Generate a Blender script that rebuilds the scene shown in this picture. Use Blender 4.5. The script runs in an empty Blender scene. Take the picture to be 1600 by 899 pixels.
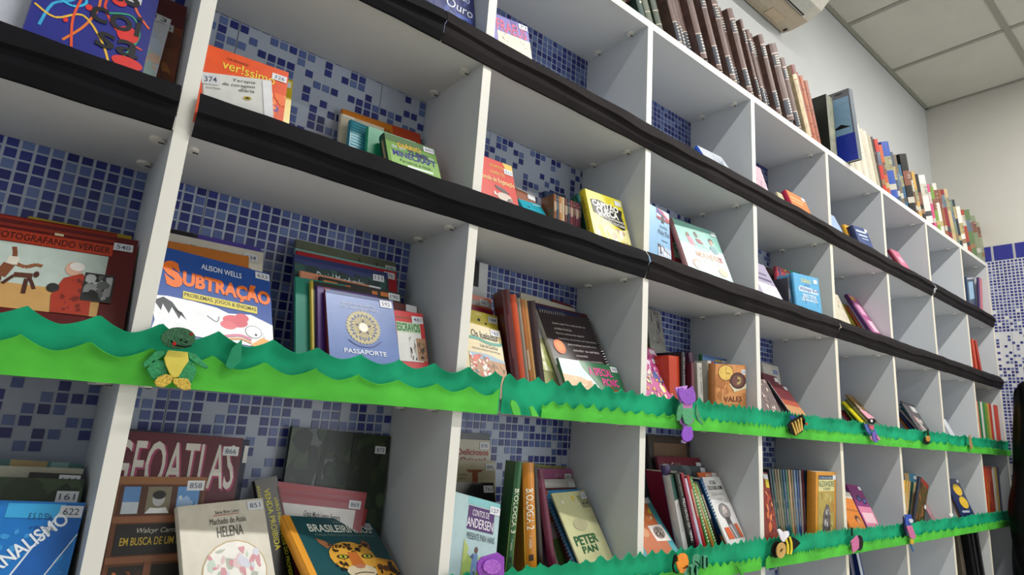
import bpy, bmesh, math, random
from mathutils import Matrix, Vector
# ------------------------------------------------------------------ camera, light, exposure
CAM = {'C': [-0.5453,-0.7989,1.2712], 'R': [[0.775158,-0.628057,0.068367],[0.191437,0.130380,-0.972807],[0.602065,0.767167,0.221299]], 'f': 937.719}
cd = bpy.data.cameras.new('camera'); cam = bpy.data.objects.new('camera', cd)
bpy.context.scene.collection.objects.link(cam); bpy.context.scene.camera = cam
cd.sensor_width = 36.0; cd.lens = 36.0 * CAM['f'] / 1600.0; cd.clip_start = 0.02
Rw = Matrix(CAM['R']).transposed()          # columns: image right, image down, forward
m = Matrix((( Rw[0][0], -Rw[0][1], -Rw[0][2], CAM['C'][0]),
            ( Rw[1][0], -Rw[1][1], -Rw[1][2], CAM['C'][1]),
            ( Rw[2][0], -Rw[2][1], -Rw[2][2], CAM['C'][2]), (0, 0, 0, 1)))
cam.matrix_world = m
sc = bpy.context.scene
sc.view_settings.view_transform = 'Standard'; sc.view_settings.look = 'None'
sc.view_settings.gamma = 1.0; sc.view_settings.use_curve_mapping = False
sc.view_settings.exposure = 0.4
w = bpy.data.worlds.new('world'); sc.world = w; w.use_nodes = True
w.node_tree.nodes['Background'].inputs[0].default_value = (.6, .7, .85, 1)
w.node_tree.nodes['Background'].inputs[1].default_value = 0.4
def area(name, loc, sx, sy, power, col, rot=(0, 0, 0)):
    l = bpy.data.lights.new(name, 'AREA'); l.shape = 'RECTANGLE'; l.size = sx; l.size_y = sy
    l.energy = power; l.color = col
    o = bpy.data.objects.new(name, l); o.location = loc; o.rotation_euler = rot
    sc.collection.objects.link(o); return o
LAMPS = [(0.45, -0.95, 22, (1, .98, .95)), (2.1, -0.95, 26, (1, .97, .91)), (-1.9, -2.5, 8, (.92, .96, 1)), (1.7, -2.5, 18, (1, .97, .92))]
for i, (x, y, p, c) in enumerate(LAMPS):
    area('ceiling_tube_light', (x, y, 3.118), 1.15, .05, p, c)
area('cool_fill_light', (-2.93, -1.6, 1.7), 1.3, 1.5, 7, (.72, .86, 1), (0, math.radians(-90), 0))  # cool fill added at the left wall; no window is built there
area('cool_fill_light', (2.0, -3.52, 1.25), 1.8, 1.5, 24, (.86, .93, 1), (math.radians(90), 0, 0))  # unseen fill added behind the camera to brighten shelf undersides and ceiling

C = sc.collection
# ------------------------------------------------------------------ materials
def lin(c): return c / 12.92 if c <= .04045 else ((c + .055) / 1.055) ** 2.4
def rgb(h): return tuple(lin(int(h[i:i + 2], 16) / 255) for i in (0, 2, 4)) + (1,)
MC = {}
def mat(h, rough=.55, kind='plain', metal=0.0):
    k = (h, rough, kind, metal)
    if k in MC: return MC[k]
    m = bpy.data.materials.new('%s_%s' % (kind, h)); m.use_nodes = True; MC[k] = m
    nt = m.node_tree; b = nt.nodes['Principled BSDF']
    b.inputs['Base Color'].default_value = rgb(h); b.inputs['Roughness'].default_value = rough
    b.inputs['Metallic'].default_value = metal
    if kind in ('foam', 'cloth'): b.inputs['Specular IOR Level'].default_value = .12
    N = nt.nodes.new; L = nt.links.new
    if kind in ('plain', 'melamine', 'paint', 'foam', 'cloth', 'glitter', 'ceiling', 'leather', 'worn'):
        tc = N('ShaderNodeTexCoord'); no = N('ShaderNodeTexNoise')
        sc_, amt = {'plain': (60, .06), 'melamine': (3, .03), 'paint': (2.2, .04), 'foam': (14, .22), 'cloth': (22, .25), 'glitter': (500, .4), 'ceiling': (6, .04), 'leather': (45, .3), 'worn': (30, .5)}[kind]
        no.inputs['Scale'].default_value = sc_; no.inputs['Detail'].default_value = 3
        L(tc.outputs['Object'], no.inputs['Vector'])
        mr = N('ShaderNodeMapRange'); mr.inputs[1].default_value = .3; mr.inputs[2].default_value = .7
        mr.inputs[3].default_value = 1 - amt; mr.inputs[4].default_value = 1 + amt
        L(no.outputs['Fac'], mr.inputs[0])
        mx = N('ShaderNodeVectorMath'); mx.operation = 'SCALE'; mx.inputs[0].default_value = rgb(h)[:3]
        L(mr.outputs[0], mx.inputs['Scale']); L(mx.outputs[0], b.inputs['Base Color'])
        if kind in ('melamine', 'paint', 'foam', 'cloth', 'ceiling', 'leather', 'glitter'):
            n2 = N('ShaderNodeTexNoise'); n2.inputs['Scale'].default_value = {'melamine': 900, 'paint': 180, 'foam': 120, 'cloth': 60, 'ceiling': 260, 'leather': 300, 'glitter': 700}[kind]
            L(tc.outputs['Object'], n2.inputs['Vector'])
            bp = N('ShaderNodeBump'); bp.inputs['Strength'].default_value = {'melamine': .05, 'paint': .12, 'foam': .18, 'cloth': .6, 'ceiling': .3, 'leather': .25, 'glitter': .9}[kind]; bp.inputs['Distance'].default_value = .001
            L(n2.outputs['Fac'], bp.inputs['Height']); L(bp.outputs[0], b.inputs['Normal'])
    if kind == 'glow':
        b.inputs['Emission Color'].default_value = rgb(h); b.inputs['Emission Strength'].default_value = 3
    return m
# ------------------------------------------------------------------ mesh helpers
def link(o, parent=None):
    C.objects.link(o)
    if parent is not None: o.parent = parent
    return o
class MB:
    def __init__(s): s.v = []; s.f = []; s.mi = []; s.m = []
    def _m(s, m):
        if m not in s.m: s.m.append(m)
        return s.m.index(m)
    def poly(s, pts, m):
        n = len(s.v); s.v += [tuple(p) for p in pts]; s.f.append(tuple(range(n, n + len(pts)))); s.mi.append(s._m(m))
    def box(s, a, b, m):
        x0, y0, z0 = a; x1, y1, z1 = b; n = len(s.v)
        s.v += [(x0, y0, z0), (x1, y0, z0), (x1, y1, z0), (x0, y1, z0), (x0, y0, z1), (x1, y0, z1), (x1, y1, z1), (x0, y1, z1)]
        for f in ((0, 3, 2, 1), (4, 5, 6, 7), (0, 1, 5, 4), (1, 2, 6, 5), (2, 3, 7, 6), (3, 0, 4, 7)):
            s.f.append(tuple(n + i for i in f)); s.mi.append(s._m(m))
    def prism(s, pts, y0, y1, m):      # polygon in x,z extruded along y
        n = len(s.v); k = len(pts)
        s.v += [(p[0], y0, p[1]) for p in pts] + [(p[0], y1, p[1]) for p in pts]
        s.f.append(tuple(range(n, n + k))); s.f.append(tuple(range(n + 2 * k - 1, n + k - 1, -1)))
        for i in range(k):
            j = (i + 1) % k; s.f.append((n + i, n + k + i, n + k + j, n + j))
        s.mi += [s._m(m)] * (k + 2)
    def grid(s, rows, m):
        n = len(s.v); R_ = len(rows); K_ = len(rows[0])
        for r in rows: s.v += [tuple(p) for p in r]
        for i in range(R_ - 1):
            for j in range(K_ - 1):
                s.f.append((n + i * K_ + j, n + i * K_ + j + 1, n + (i + 1) * K_ + j + 1, n + (i + 1) * K_ + j)); s.mi.append(s._m(m))
    def build(s, name, parent=None, smooth=False, bevel=0, solid=0, fixn=False):
        me = bpy.data.meshes.new(name); me.from_pydata(s.v, [], s.f)
        for m in s.m: me.materials.append(m)
        me.polygons.foreach_set('material_index', s.mi)
        if smooth: me.polygons.foreach_set('use_smooth', [True] * len(me.polygons))
        me.update()
        if fixn:
            bm = bmesh.new(); bm.from_mesh(me); bmesh.ops.recalc_face_normals(bm, faces=bm.faces); bm.to_mesh(me); bm.free()
        o = bpy.data.objects.new(name, me); link(o, parent)
        if solid:
            md = o.modifiers.new('thick', 'SOLIDIFY'); md.thickness = solid; md.offset = 0
        if bevel:
            md = o.modifiers.new('edge', 'BEVEL'); md.width = bevel; md.segments = 2; md.limit_method = 'ANGLE'
        return o
def tag(o, label=None, cat=None, group=None, kind=None):
    if label: o['label'] = label
    if cat: o['category'] = cat
    if group: o['group'] = group
    if kind: o['kind'] = kind
    return o
def empty(name, loc, label=None, cat=None, group=None):
    o = bpy.data.objects.new(name, None); o.empty_display_size = .05; o.location = loc; link(o)
    return tag(o, label, cat, group)
TXT = {}
def text_mesh(s, off=0.0, shear=0.0):
    k = (s, off, shear)
    if k not in TXT:
        cu = bpy.data.curves.new('t', 'FONT'); cu.body = s; cu.resolution_u = 3; cu.offset = off * .5; cu.shear = shear
        ob = bpy.data.objects.new('t', cu); me = bpy.data.meshes.new_from_object(ob)
        v = [(p.co.x, p.co.y) for p in me.vertices]; f = [tuple(p.vertices) for p in me.polygons]
        bpy.data.objects.remove(ob); bpy.data.curves.remove(cu); bpy.data.meshes.remove(me)
        if not v: v = [(0, 0)]; f = []
        x0 = min(p[0] for p in v); x1 = max(p[0] for p in v); y0 = min(p[1] for p in v); y1 = max(p[1] for p in v)
        TXT[k] = ([((p[0] - x0) / max(x1 - x0, 1e-6) - .5, (p[1] - y0) / max(y1 - y0, 1e-6) - .5) for p in v], f)
    return TXT[k]
# ------------------------------------------------------------------ the setting
WY = .198; XR = 3.10; ZC = 3.155; X0, Y0 = -3.0, -3.6; ZTILE = 2.227
paint = mat('b9bbbb', .7, 'paint'); base_t = mat('a9b2c4', .35, 'paint'); grout = mat('8f98a8', .8)
def struct(name, a, b, m):
    mb = MB(); mb.box(a, b, m); return tag(mb.build(name), kind='structure')
wall_back = struct('wall_back', (X0, WY + .004, 0), (XR + .1, WY + .12, ZC + .1), paint)
wall_right = struct('wall_right', (XR + .004, Y0, 0), (XR + .12, WY + .004, ZC + .1), mat('c4c2bb', .7, 'paint'))
wall_left = struct('wall_left', (X0 - .1, Y0, 0), (X0, WY + .12, ZC + .1), paint)
wall_front = struct('wall_front', (X0, Y0 - .1, 0), (XR + .1, Y0, ZC + .1), mat('c8c6c0', .7, 'paint'))
floor = struct('floor', (X0, Y0, -.1), (XR, WY, 0), mat('ddd5c6', .4, 'paint'))
ceiling = struct('ceiling', (X0, Y0, ZC + .012), (XR, WY, ZC + .1), mat('8c8c84', .9, 'ceiling'))
# suspended ceiling tiles and rails
tm = mat('b7b6ae', .9, 'ceiling'); rail = mat('8a8a80', .6)
me_t = None; TP = .5145
nx = int((XR - X0) / TP) + 1
lampcells = []
for i in range(nx):
    xa, xb = XR - TP * (i + 1), XR - TP * i
    ya = WY
    for j in range(8):
        yb = ya; ya = yb - (.475 if j == 0 else TP)
        x_, y_ = max(xa, X0) + .011, max(ya, Y0) + .011
        if xb - .011 - x_ < .05 or yb - .011 - y_ < .05: continue
        mb = MB(); mb.box((x_, y_, ZC), (xb - .011, yb - .011, ZC + .012), tm)
        mb.build('ceiling_tile', ceiling, bevel=0)
    mb = MB(); mb.box((xa - .011, Y0, ZC - .004), (xa + .011, WY, ZC + .002), rail)
    if xa > X0: mb.build('ceiling_rail', ceiling)
ya = WY - .475
while ya > Y0:
    mb = MB(); mb.box((X0, ya - .011, ZC - .0045), (XR, ya + .011, ZC + .0015), rail); mb.build('ceiling_rail', ceiling); ya -= TP
mb = MB(); mb.box((X0, WY - .016, ZC - .006), (XR, WY, ZC), rail); mb.build('ceiling_rail', ceiling)
mb = MB(); mb.box((XR - .012, Y0, ZC - .006), (XR, WY, ZC), rail); mb.build('ceiling_rail', ceiling)
# printed mosaic tiling: tile panels, then the little squares standing proud on them
rnd = random.Random(5)
PX, PZ, SQ = .0164, .0155, .0125
def density(z):
    for a, b, d in ((2.0, 2.3, 1.0), (1.94, 2.0, .8), (1.87, 1.94, .55), (1.66, 1.87, .42), (1.60, 1.66, .75), (1.33, 1.60, 1.0), (1.22, 1.33, .82), (1.12, 1.22, .55)):
        if a <= z < b: return d
    return .4
blues = [mat('232c74', .3), mat('2b367f', .3), mat('4f6199', .3), mat('5d71a2', .3), mat('1c2468', .3)]
x = -.378 - .2624 * 9; pan = []
while x < XR:
    z = ZTILE - .31 * 8
    for k in range(8):
        za = z + .31 * k; xa = max(x, X0) + .0006; xb = min(x + .2624, XR) - .0006
        if za + .31 < .9 or xb - xa < .01: continue
        mb = MB(); mb.box((xa, WY, za + .0006), (xb, WY + .004, za + .31 - .0006), base_t); mb.build('ceramic_tile', wall_back)
    x += .2624
sqs = []
i0 = int((-1.1 + .6156) / PX) - 1
for i in range(i0, int((XR + .6156) / PX)):
    for k in range(-46, 43):
        cx = -.6156 + PX * i; cz = 1.5739 + PZ * k
        if cx < -1.1 or cx > XR - .01 or cz > ZTILE - .005 or cz < .88: continue
        if rnd.random() < density(cz): sqs.append((cx, cz, rnd.random()))
def squal(t): return blues[0] if t < .3 else blues[1] if t < .5 else blues[4] if t < .58 else blues[2] if t < .85 else blues[3]
cand = []; rest = []
shelfz = [2.2, 1.8935, 1.5937, 1.2874, .985]
for s in sqs:
    cx, cz, t = s
    near = (cx < -.02 and cx > -.78 and (1.40 < cz < 1.59 or 1.12 < cz < 1.28 or 1.70 < cz < 1.89))
    (cand if near else rest).append(s)
cand.sort(key=lambda s: math.hypot(s[0] + .545, (s[1] - 1.45) * 1.5))
rest += cand[300:]; cand = cand[:300]
sqmesh = {}
for cx, cz, t in cand:
    m = squal(t)
    if m.name not in sqmesh:
        mb = MB(); h = SQ / 2; mb.box((-h, -.0012, -h), (h, 0, h), m); o = mb.build('mosaic_square', wall_back, bevel=0); sqmesh[m.name] = o.data
    else:
        o = bpy.data.objects.new('mosaic_square', sqmesh[m.name]); link(o, wall_back)
    o.location = (cx, WY, cz)
mb = MB()
for cx, cz, t in rest:
    h = SQ / 2; mb.box((cx - h, WY - .0012, cz - h), (cx + h, WY, cz + h), squal(t))
tag(mb.build('mosaic_square_field', wall_back), kind='stuff')
# right wall tiling
z = ZTILE
mb = MB()
y = WY; 
while y > -2.2:
    for k in range(5):
        za = ZTILE - .31 * (k + 1)
        mb2 = MB(); mb2.box((XR, max(y - .2624, -2.2) + .0006, za + .0006), (XR + .004, y - .0006, za + .3094), mat('cfd0d2', .35, 'paint')); mb2.build('ceramic_tile', wall_right)
    y -= .2624
dark = [mat('2a2f78', .3), mat('3c4488', .3), mat('6a74a2', .3)]
y = WY - .008
while y > -1.6:
    for k in range(86):
        cz = ZTILE - .01 - PZ * k
        d = density(cz) if cz > 1.3 else .6
        if 1.87 < cz < 2.0: d = .85
        if rnd.random() < d:
            h = .0052; mb.box((XR - .0012, y - h, cz - h), (XR, y + h, cz + h), dark[0] if rnd.random() < .5 else dark[1] if rnd.random() < .5 else dark[2])
    y -= .0152
tag(mb.build('mosaic_square_field', wall_right), kind='stuff')
bl = mat('2a2f86', .3)
y = -.031 + .0855
yy = []
while y > -2.2: yy.append(y); y -= .0855
bord = None
for y in yy:
    mb = MB(); mb.box((XR - .0015, y - .0755, ZTILE + .001), (XR + .004, y, ZTILE + .077), bl); mb.build('border_tile', wall_right, bevel=.001)
mb = MB(); mb.box((XR - .0005, -2.2, ZTILE), (XR + .004, WY, ZTILE + .078), mat('a8a8ac', .7)); mb.build('border_grout', wall_right)
xx = XR - .04
k = 0
while xx > -1.0 and k < 50:
    mb = MB(); mb.box((xx - .0755, WY - .0015, ZTILE + .001), (xx, WY + .004, ZTILE + .077), bl); mb.build('border_tile', wall_back); xx -= .0855; k += 1
# lamp fittings (outside the frame) that hold the tubes
for i, (x, y, p, c) in enumerate(LAMPS):
    r = empty('ceiling_lamp', (x, y, 3.15), ['twin tube ceiling lamp above the left half of the bookcase', 'twin tube ceiling lamp above the right half of the bookcase', 'twin tube ceiling lamp at the back left of the room', 'twin tube ceiling lamp at the back right of the room'][i], 'lamp')
    mb = MB(); mb.box((-.62, -.08, -.024), (.62, .08, .0), mat('d8d8d8', .4)); mb.build('housing', r)
    for s in (-1, 1):
        mb = MB(); mb.box((-.6, s * .05 - .008, -.031), (.6, s * .05 + .008, -.024), mat('ffffff', .3, 'glow')); mb.build('tube', r)
# ------------------------------------------------------------------ bookcase
mel = mat('c9ccce', .42, 'melamine'); edge = mat('dcdad2', .45, 'melamine'); edge2 = mat('dcd6c4', .45, 'melamine')
case = empty('bookcase', (0, 0, 0), 'long white open bookcase of square cells covering the tiled wall', 'bookcase')
DX = [-.8925, -.4429, 0, .45, .8992, 1.3501, 1.7954, 2.248, 2.6892]
SHU = [1.8935, 1.5937, 1.2874, .985, .68, .38]; YB = WY - .0016
def panel(name, a, b, m=mel, e=edge):
    mb = MB(); mb.box((a[0], a[1] + .0012, a[2]), b, m); mb.box(a, (b[0], a[1] + .0012, b[2]), e)
    return mb.build(name, case)
panel('top_board', (-1.35, 0, 2.2), (XR - .001, YB, 2.218))
for i, x in enumerate(DX):
    panel('divider', (x - .018, 0, .02), (x, YB, 2.2), e=edge if i < 5 else edge2)
panel('end_panel', (3.079, 0, .02), (3.097, YB, 2.2), mel, edge2)
panel('end_panel', (-1.35, 0, .02), (-1.332, YB, 2.2))
xs = [-1.332] + DX + [3.079 + .018]
for i in range(len(xs) - 1):
    a = xs[i]; b = xs[i + 1] - .018
    for z in SHU:
        panel('shelf', (a, .0005, z), (b, YB, z + .018))
    # cam fittings under each board near the dividers
    if i in (0,): continue
    for z in [2.2] + SHU[:3]:
        for yy_ in (.045, .15):
            for xx_ in (b - .011, a + .011):
                mb = MB(); n = 12
                pts = [(xx_ + .009 * math.cos(math.pi * 2 * q / n), yy_ + .009 * math.sin(math.pi * 2 * q / n)) for q in range(n)]
                mb.poly([(p[0], p[1], z - .004) for p in pts], edge)
                for q in range(n):
                    p, r_ = pts[q], pts[(q + 1) % n]; mb.poly([(p[0], p[1], z), (r_[0], r_[1], z), (r_[0], r_[1], z - .004), (p[0], p[1], z - .004)], edge)
                mb.box((xx_ + .002, yy_ - .0012, z - .0052), (xx_ + .0085, yy_ + .0012, z - .004), mat('3a3a38', .6))
                if z == 2.2 and yy_ > .1 and i > 4: continue
                mb.build('cam_fitting', case)
# ------------------------------------------------------------------ books
def clamp(v, a=0., b=1.): return max(a, min(b, v))
def draw(mbs, items, W_, H_, to3, lettering, parent=None):
    """flat print on a cover: items laid over each other a hair apart"""
    lay = .00035
    for it in items:
        k = it[0]; lay += .00006
        P3 = lambda u, v: to3(u, v, lay)
        if k == 'R':
            _, u0, v0, u1, v1, c = it; u0, u1, v0, v1 = clamp(u0), clamp(u1), clamp(v0), clamp(v1)
            mbs.poly([P3(u0, v1), P3(u1, v1), P3(u1, v0), P3(u0, v0)], mat(c, .38))
        elif k == 'K':
            _, u0, v0, u1, v1, s = it
            u0 = u1 - .021 / W_; v1 = v0 + .0125 / H_
            stick = MB(); stick.poly([to3(u0, v1, .0009), to3(u1, v1, .0009), to3(u1, v0, .0009), to3(u0, v0, .0009)], mat('d6d8dc', .35))
            so = stick.build('shelf_sticker', parent)
            if s: put_text(so, 'sticker_number', W_, H_, to3, [(s, (u0 + u1) / 2, (v0 + v1) / 2, (u1 - u0) * .7, (v1 - v0) * .55, '4a4e68', 0, .01, 0, .0011)])
        elif k == 'E':
            _, uc, vc, a, b, c = it
            mbs.poly([P3(clamp(uc + a * math.cos(t)), clamp(vc - b * math.sin(t))) for t in [2 * math.pi * q / 18 for q in range(18)]], mat(c, .38))
        elif k == 'P':
            pts = [(clamp(p[0]), clamp(p[1])) for p in it[1]]
            ar = sum(pts[q][0] * pts[(q + 1) % len(pts)][1] - pts[(q + 1) % len(pts)][0] * pts[q][1] for q in range(len(pts)))
            if ar > 0: pts = pts[::-1]
            mbs.poly([P3(*p) for p in pts], mat(it[2], .38))
        elif k == 'W':
            pts = [(clamp(p[0]) * W_, clamp(p[1]) * H_) for p in it[1]]; wd = it[2] / 2
            # smooth the polyline
            if len(pts) > 2:
                q_ = []
                for i in range(len(pts) - 1):
                    p0 = pts[max(i - 1, 0)]; p1 = pts[i]; p2 = pts[i + 1]; p3 = pts[min(i + 2, len(pts) - 1)]
                    for t in (0, .25, .5, .75):
                        q_.append(tuple(.5 * (2 * p1[d] + (p2[d] - p0[d]) * t + (2 * p0[d] - 5 * p1[d] + 4 * p2[d] - p3[d]) * t * t + (3 * p1[d] - p0[d] - 3 * p2[d] + p3[d]) * t ** 3) for d in (0, 1)))
                pts = q_ + [pts[-1]]
            for i in range(len(pts) - 1):
                (a, b), (c_, d) = pts[i], pts[i + 1]; L_ = math.hypot(c_ - a, d - b) or 1
                nx_, ny_ = -(d - b) / L_ * wd, (c_ - a) / L_ * wd
                qd = [(a - nx_, b - ny_), (a + nx_, b + ny_), (c_ + nx_, d + ny_), (c_ - nx_, d - ny_)]
                mbs.poly([P3(clamp(p[0] / W_), clamp(p[1] / H_)) for p in qd], mat(it[3], .38))
        elif k == 'X':
            _, u0, v0, u1, v1, cols, n, seed, size = it; rr = random.Random(seed)
            for q in range(n):
                lay += .000004
                uc = u0 + (u1 - u0) * rr.random(); vc = v0 + (v1 - v0) * rr.random(); a = size * (.4 + rr.random()); b = a * (.4 + rr.random() * .8) * W_ / H_ * 1.2; th = rr.random() * 3
                pts = []
                for t in range(7):
                    g = 2 * math.pi * t / 7; r_ = .75 + .5 * rr.random(); x_, y_ = a * r_ * math.cos(g), b * r_ * math.sin(g)
                    pts.append((clamp(uc + x_ * math.cos(th) - y_ * math.sin(th), u0, u1), clamp(vc - x_ * math.sin(th) - y_ * math.cos(th), v0, v1)))
                mbs.poly([to3(p[0], p[1], lay) for p in pts], mat(rr.choice(cols), .38))
        elif k == 'STAR':
            _, uc, vc, r, c1, c2 = it; ra = r * W_
            def ring(rf, n, rough_, c, up, inner=.0):
                pts = []
                for q in range(n):
                    t = 2 * math.pi * q / n; rr_ = ra * rf * (1 if q % 2 == 0 else rough_)
                    pts.append(to3(uc + rr_ * math.sin(t) / W_, vc - rr_ * math.cos(t) / H_, lay + up))
                # triangle fan keeps concave outlines clean
                cc = to3(uc, vc, lay + up)
                for q in range(n): mbs.poly([cc, pts[(q + 1) % n], pts[q]], mat(c, .38))
            ring(1.28, 64, .9, 'b0a476', 0); ring(1.05, 40, .82, '3c4c78', .00002); ring(.95, 48, .75, 'a89a6c', .00003)
            ring(1.0, 10, .42, '2c3040', .00004); ring(.93, 10, .4, 'c9b878', .00005); ring(.7, 10, .45, '2c3040', .00006); ring(.36, 36, 1, 'cfc29a', .00007); ring(.3, 36, 1, 'e4e0d4', .00008)
        elif k == 'T':
            _, s, u0, v0, u1, v1, c, rot, b, sh = it
            lettering.append((s, (u0 + u1) / 2, (v0 + v1) / 2, u1 - u0, v1 - v0, c, rot, b, sh, lay + .0001))
def put_text(parent, name, W_, H_, to3, lettering):
    if not lettering: return
    mb = MB()
    for s, uc, vc, du, dv, c, rot, off, sh, lay in lettering:
        v, f = text_mesh(s, off, sh); mt = mat(c, .4); r = math.radians(rot)
        wd, hd = du * W_, dv * H_
        if abs(rot) == 90: wd, hd = hd, wd
        n = len(mb.v); ix = mb._m(mt)
        for x_, y_ in v:
            X_ = x_ * wd * math.cos(r) - y_ * hd * math.sin(r); Y_ = x_ * wd * math.sin(r) + y_ * hd * math.cos(r)
            mb.v.append(to3(clamp(uc + X_ / W_, .005, .995), clamp(vc - Y_ / H_, .003, .997), lay))
        for g in f: mb.f.append(tuple(n + q for q in g)); mb.mi.append(ix)
    return mb.build(name, parent)
def make_book(name, label, group, prm, cover, spine, kind, detail, art, cat='book'):
    x, y, z, a, b, c, w_, h_, t_ = prm
    M4 = Matrix.Translation((x, y, z)) @ Matrix.Rotation(a, 4, 'Z') @ Matrix.Rotation(-b, 4, 'X') @ Matrix.Rotation(c, 4, 'Y')
    mc = mat(cover, .3); ms = mat(spine, .35) if spine else mc; pg = mat('cfc9b8', .8)
    th = .0022 if kind == 'hard' else .0008
    th = min(th, t_ * .2, w_ * .2); ins = .003 if kind == 'hard' else .0006
    spine_out = w_ < t_ * .6                         # spine faces the room, covers face sideways
    if not detail or spine_out:
        pass
    root = bpy.data.objects.new(name, None); root.empty_display_size = .03; link(root); root.matrix_world = M4
    tag(root, label, cat, group)
    mb = MB()
    if spine_out:                                    # local x = thickness of the book, local y = its depth
        mb.box((0, 0, 0), (th, t_, h_), mc); mb.box((w_ - th, 0, 0), (w_, t_, h_), mc); mb.box((th, 0, 0), (w_ - th, th * 1.2, h_), ms)
        # slightly rounded spine
        n = 5; rows = [[(w_ * q / n, -min(.0035, w_ * .18) * math.sin(math.pi * q / n), zz) for q in range(n + 1)] for zz in (0, h_)]
        mb.grid(rows, ms); mb.poly([p for p in rows[1]], ms); mb.poly([p for p in rows[0]][::-1], ms)
        mb.build('cover', root)
        mb = MB(); mb.box((th, th * 1.2, ins), (w_ - th, t_ - ins, h_ - ins), pg); mb.build('pages', root)
        fr = lambda u, v, l: (u * w_, -min(.0035, w_ * .18) * math.sin(math.pi * u) - l, (1 - v) * h_)
        W_, H_ = w_, h_
    else:
        mb.box((0, 0, 0), (w_, th, h_), mc); mb.box((0, t_ - th, 0), (w_, t_, h_), mc)
        n = 6; bul = min(.003, t_ * .16)
        rows = [[(-bul * math.sin(math.pi * q / n), t_ * (1 - q / n), zz) for q in range(n + 1)] for zz in (0, h_)]
        mb.grid(rows, ms); mb.poly(rows[1], ms); mb.poly(rows[0][::-1], ms)
        mb.build('cover', root)
        mb = MB(); mb.box((.0006, th, ins), (w_ - ins, t_ - th, h_ - ins), pg)
        mb.build('pages', root)
        fr = lambda u, v, l: (u * w_, -l, (1 - v) * h_)
        W_, H_ = w_, h_
    front = []; sp = []; coil = []
    for it in art:
        if it[0] == 'SP': sp += it[1]
        elif it[0] in ('COIL', 'COILTOP'): coil.append(it)
        else: front.append(it)
    L_ = []
    if front:
        mb = MB(); draw(mb, front, W_, H_, fr, L_, root)
        if mb.f: mb.build('cover_print', root)
        put_text(root, 'lettering', W_, H_, fr, L_)
    if sp and not spine_out:
        bul = min(.003, t_ * .16)
        fs = lambda u, v, l: (-bul * math.sin(math.pi * u) - l, t_ * (1 - u), (1 - v) * h_)
        L2 = []; mb = MB(); draw(mb, sp, t_, h_, fs, L2)
        if mb.f: mb.build('spine_print', root)
        put_text(root, 'spine_lettering', t_, h_, fs, L2)
    for cl in coil:
        mb = MB(); wire = mat('a8a8a8', .3, 'plain', .8); pit = .0065
        if cl[0] == 'COIL':
            xo = 0 if cl[1] == 'L' else w_; n = int(h_ / pit)
            cs = [((xo, t_ / 2, pit * (q + .5)), 'z') for q in range(n)]
        else:
            n = int(w_ * (cl[2] - cl[1]) / pit); cs = [((w_ * cl[1] + pit * q, t_ / 2, h_), 'x') for q in range(n)]
        R_ = t_ / 2 + .0022
        for (cx, cy, cz), ax in cs:
            pr = None
            for q in range(9):
                g = 2 * math.pi * q / 8
                d = (R_ * math.cos(g), R_ * math.sin(g))
                if ax == 'z': p0 = (cx + d[0], cy + d[1], cz - .0007); p1 = (cx + d[0], cy + d[1], cz + .0007)
                else: p0 = (cx - .0007, cy + d[0], cz + d[1]); p1 = (cx + .0007, cy + d[0], cz + d[1])
                if pr: mb.poly([pr[0], p0, p1, pr[1]], wire)
                pr = (p0, p1)
        mb.build('spiral_binding', root)
    return root
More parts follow.
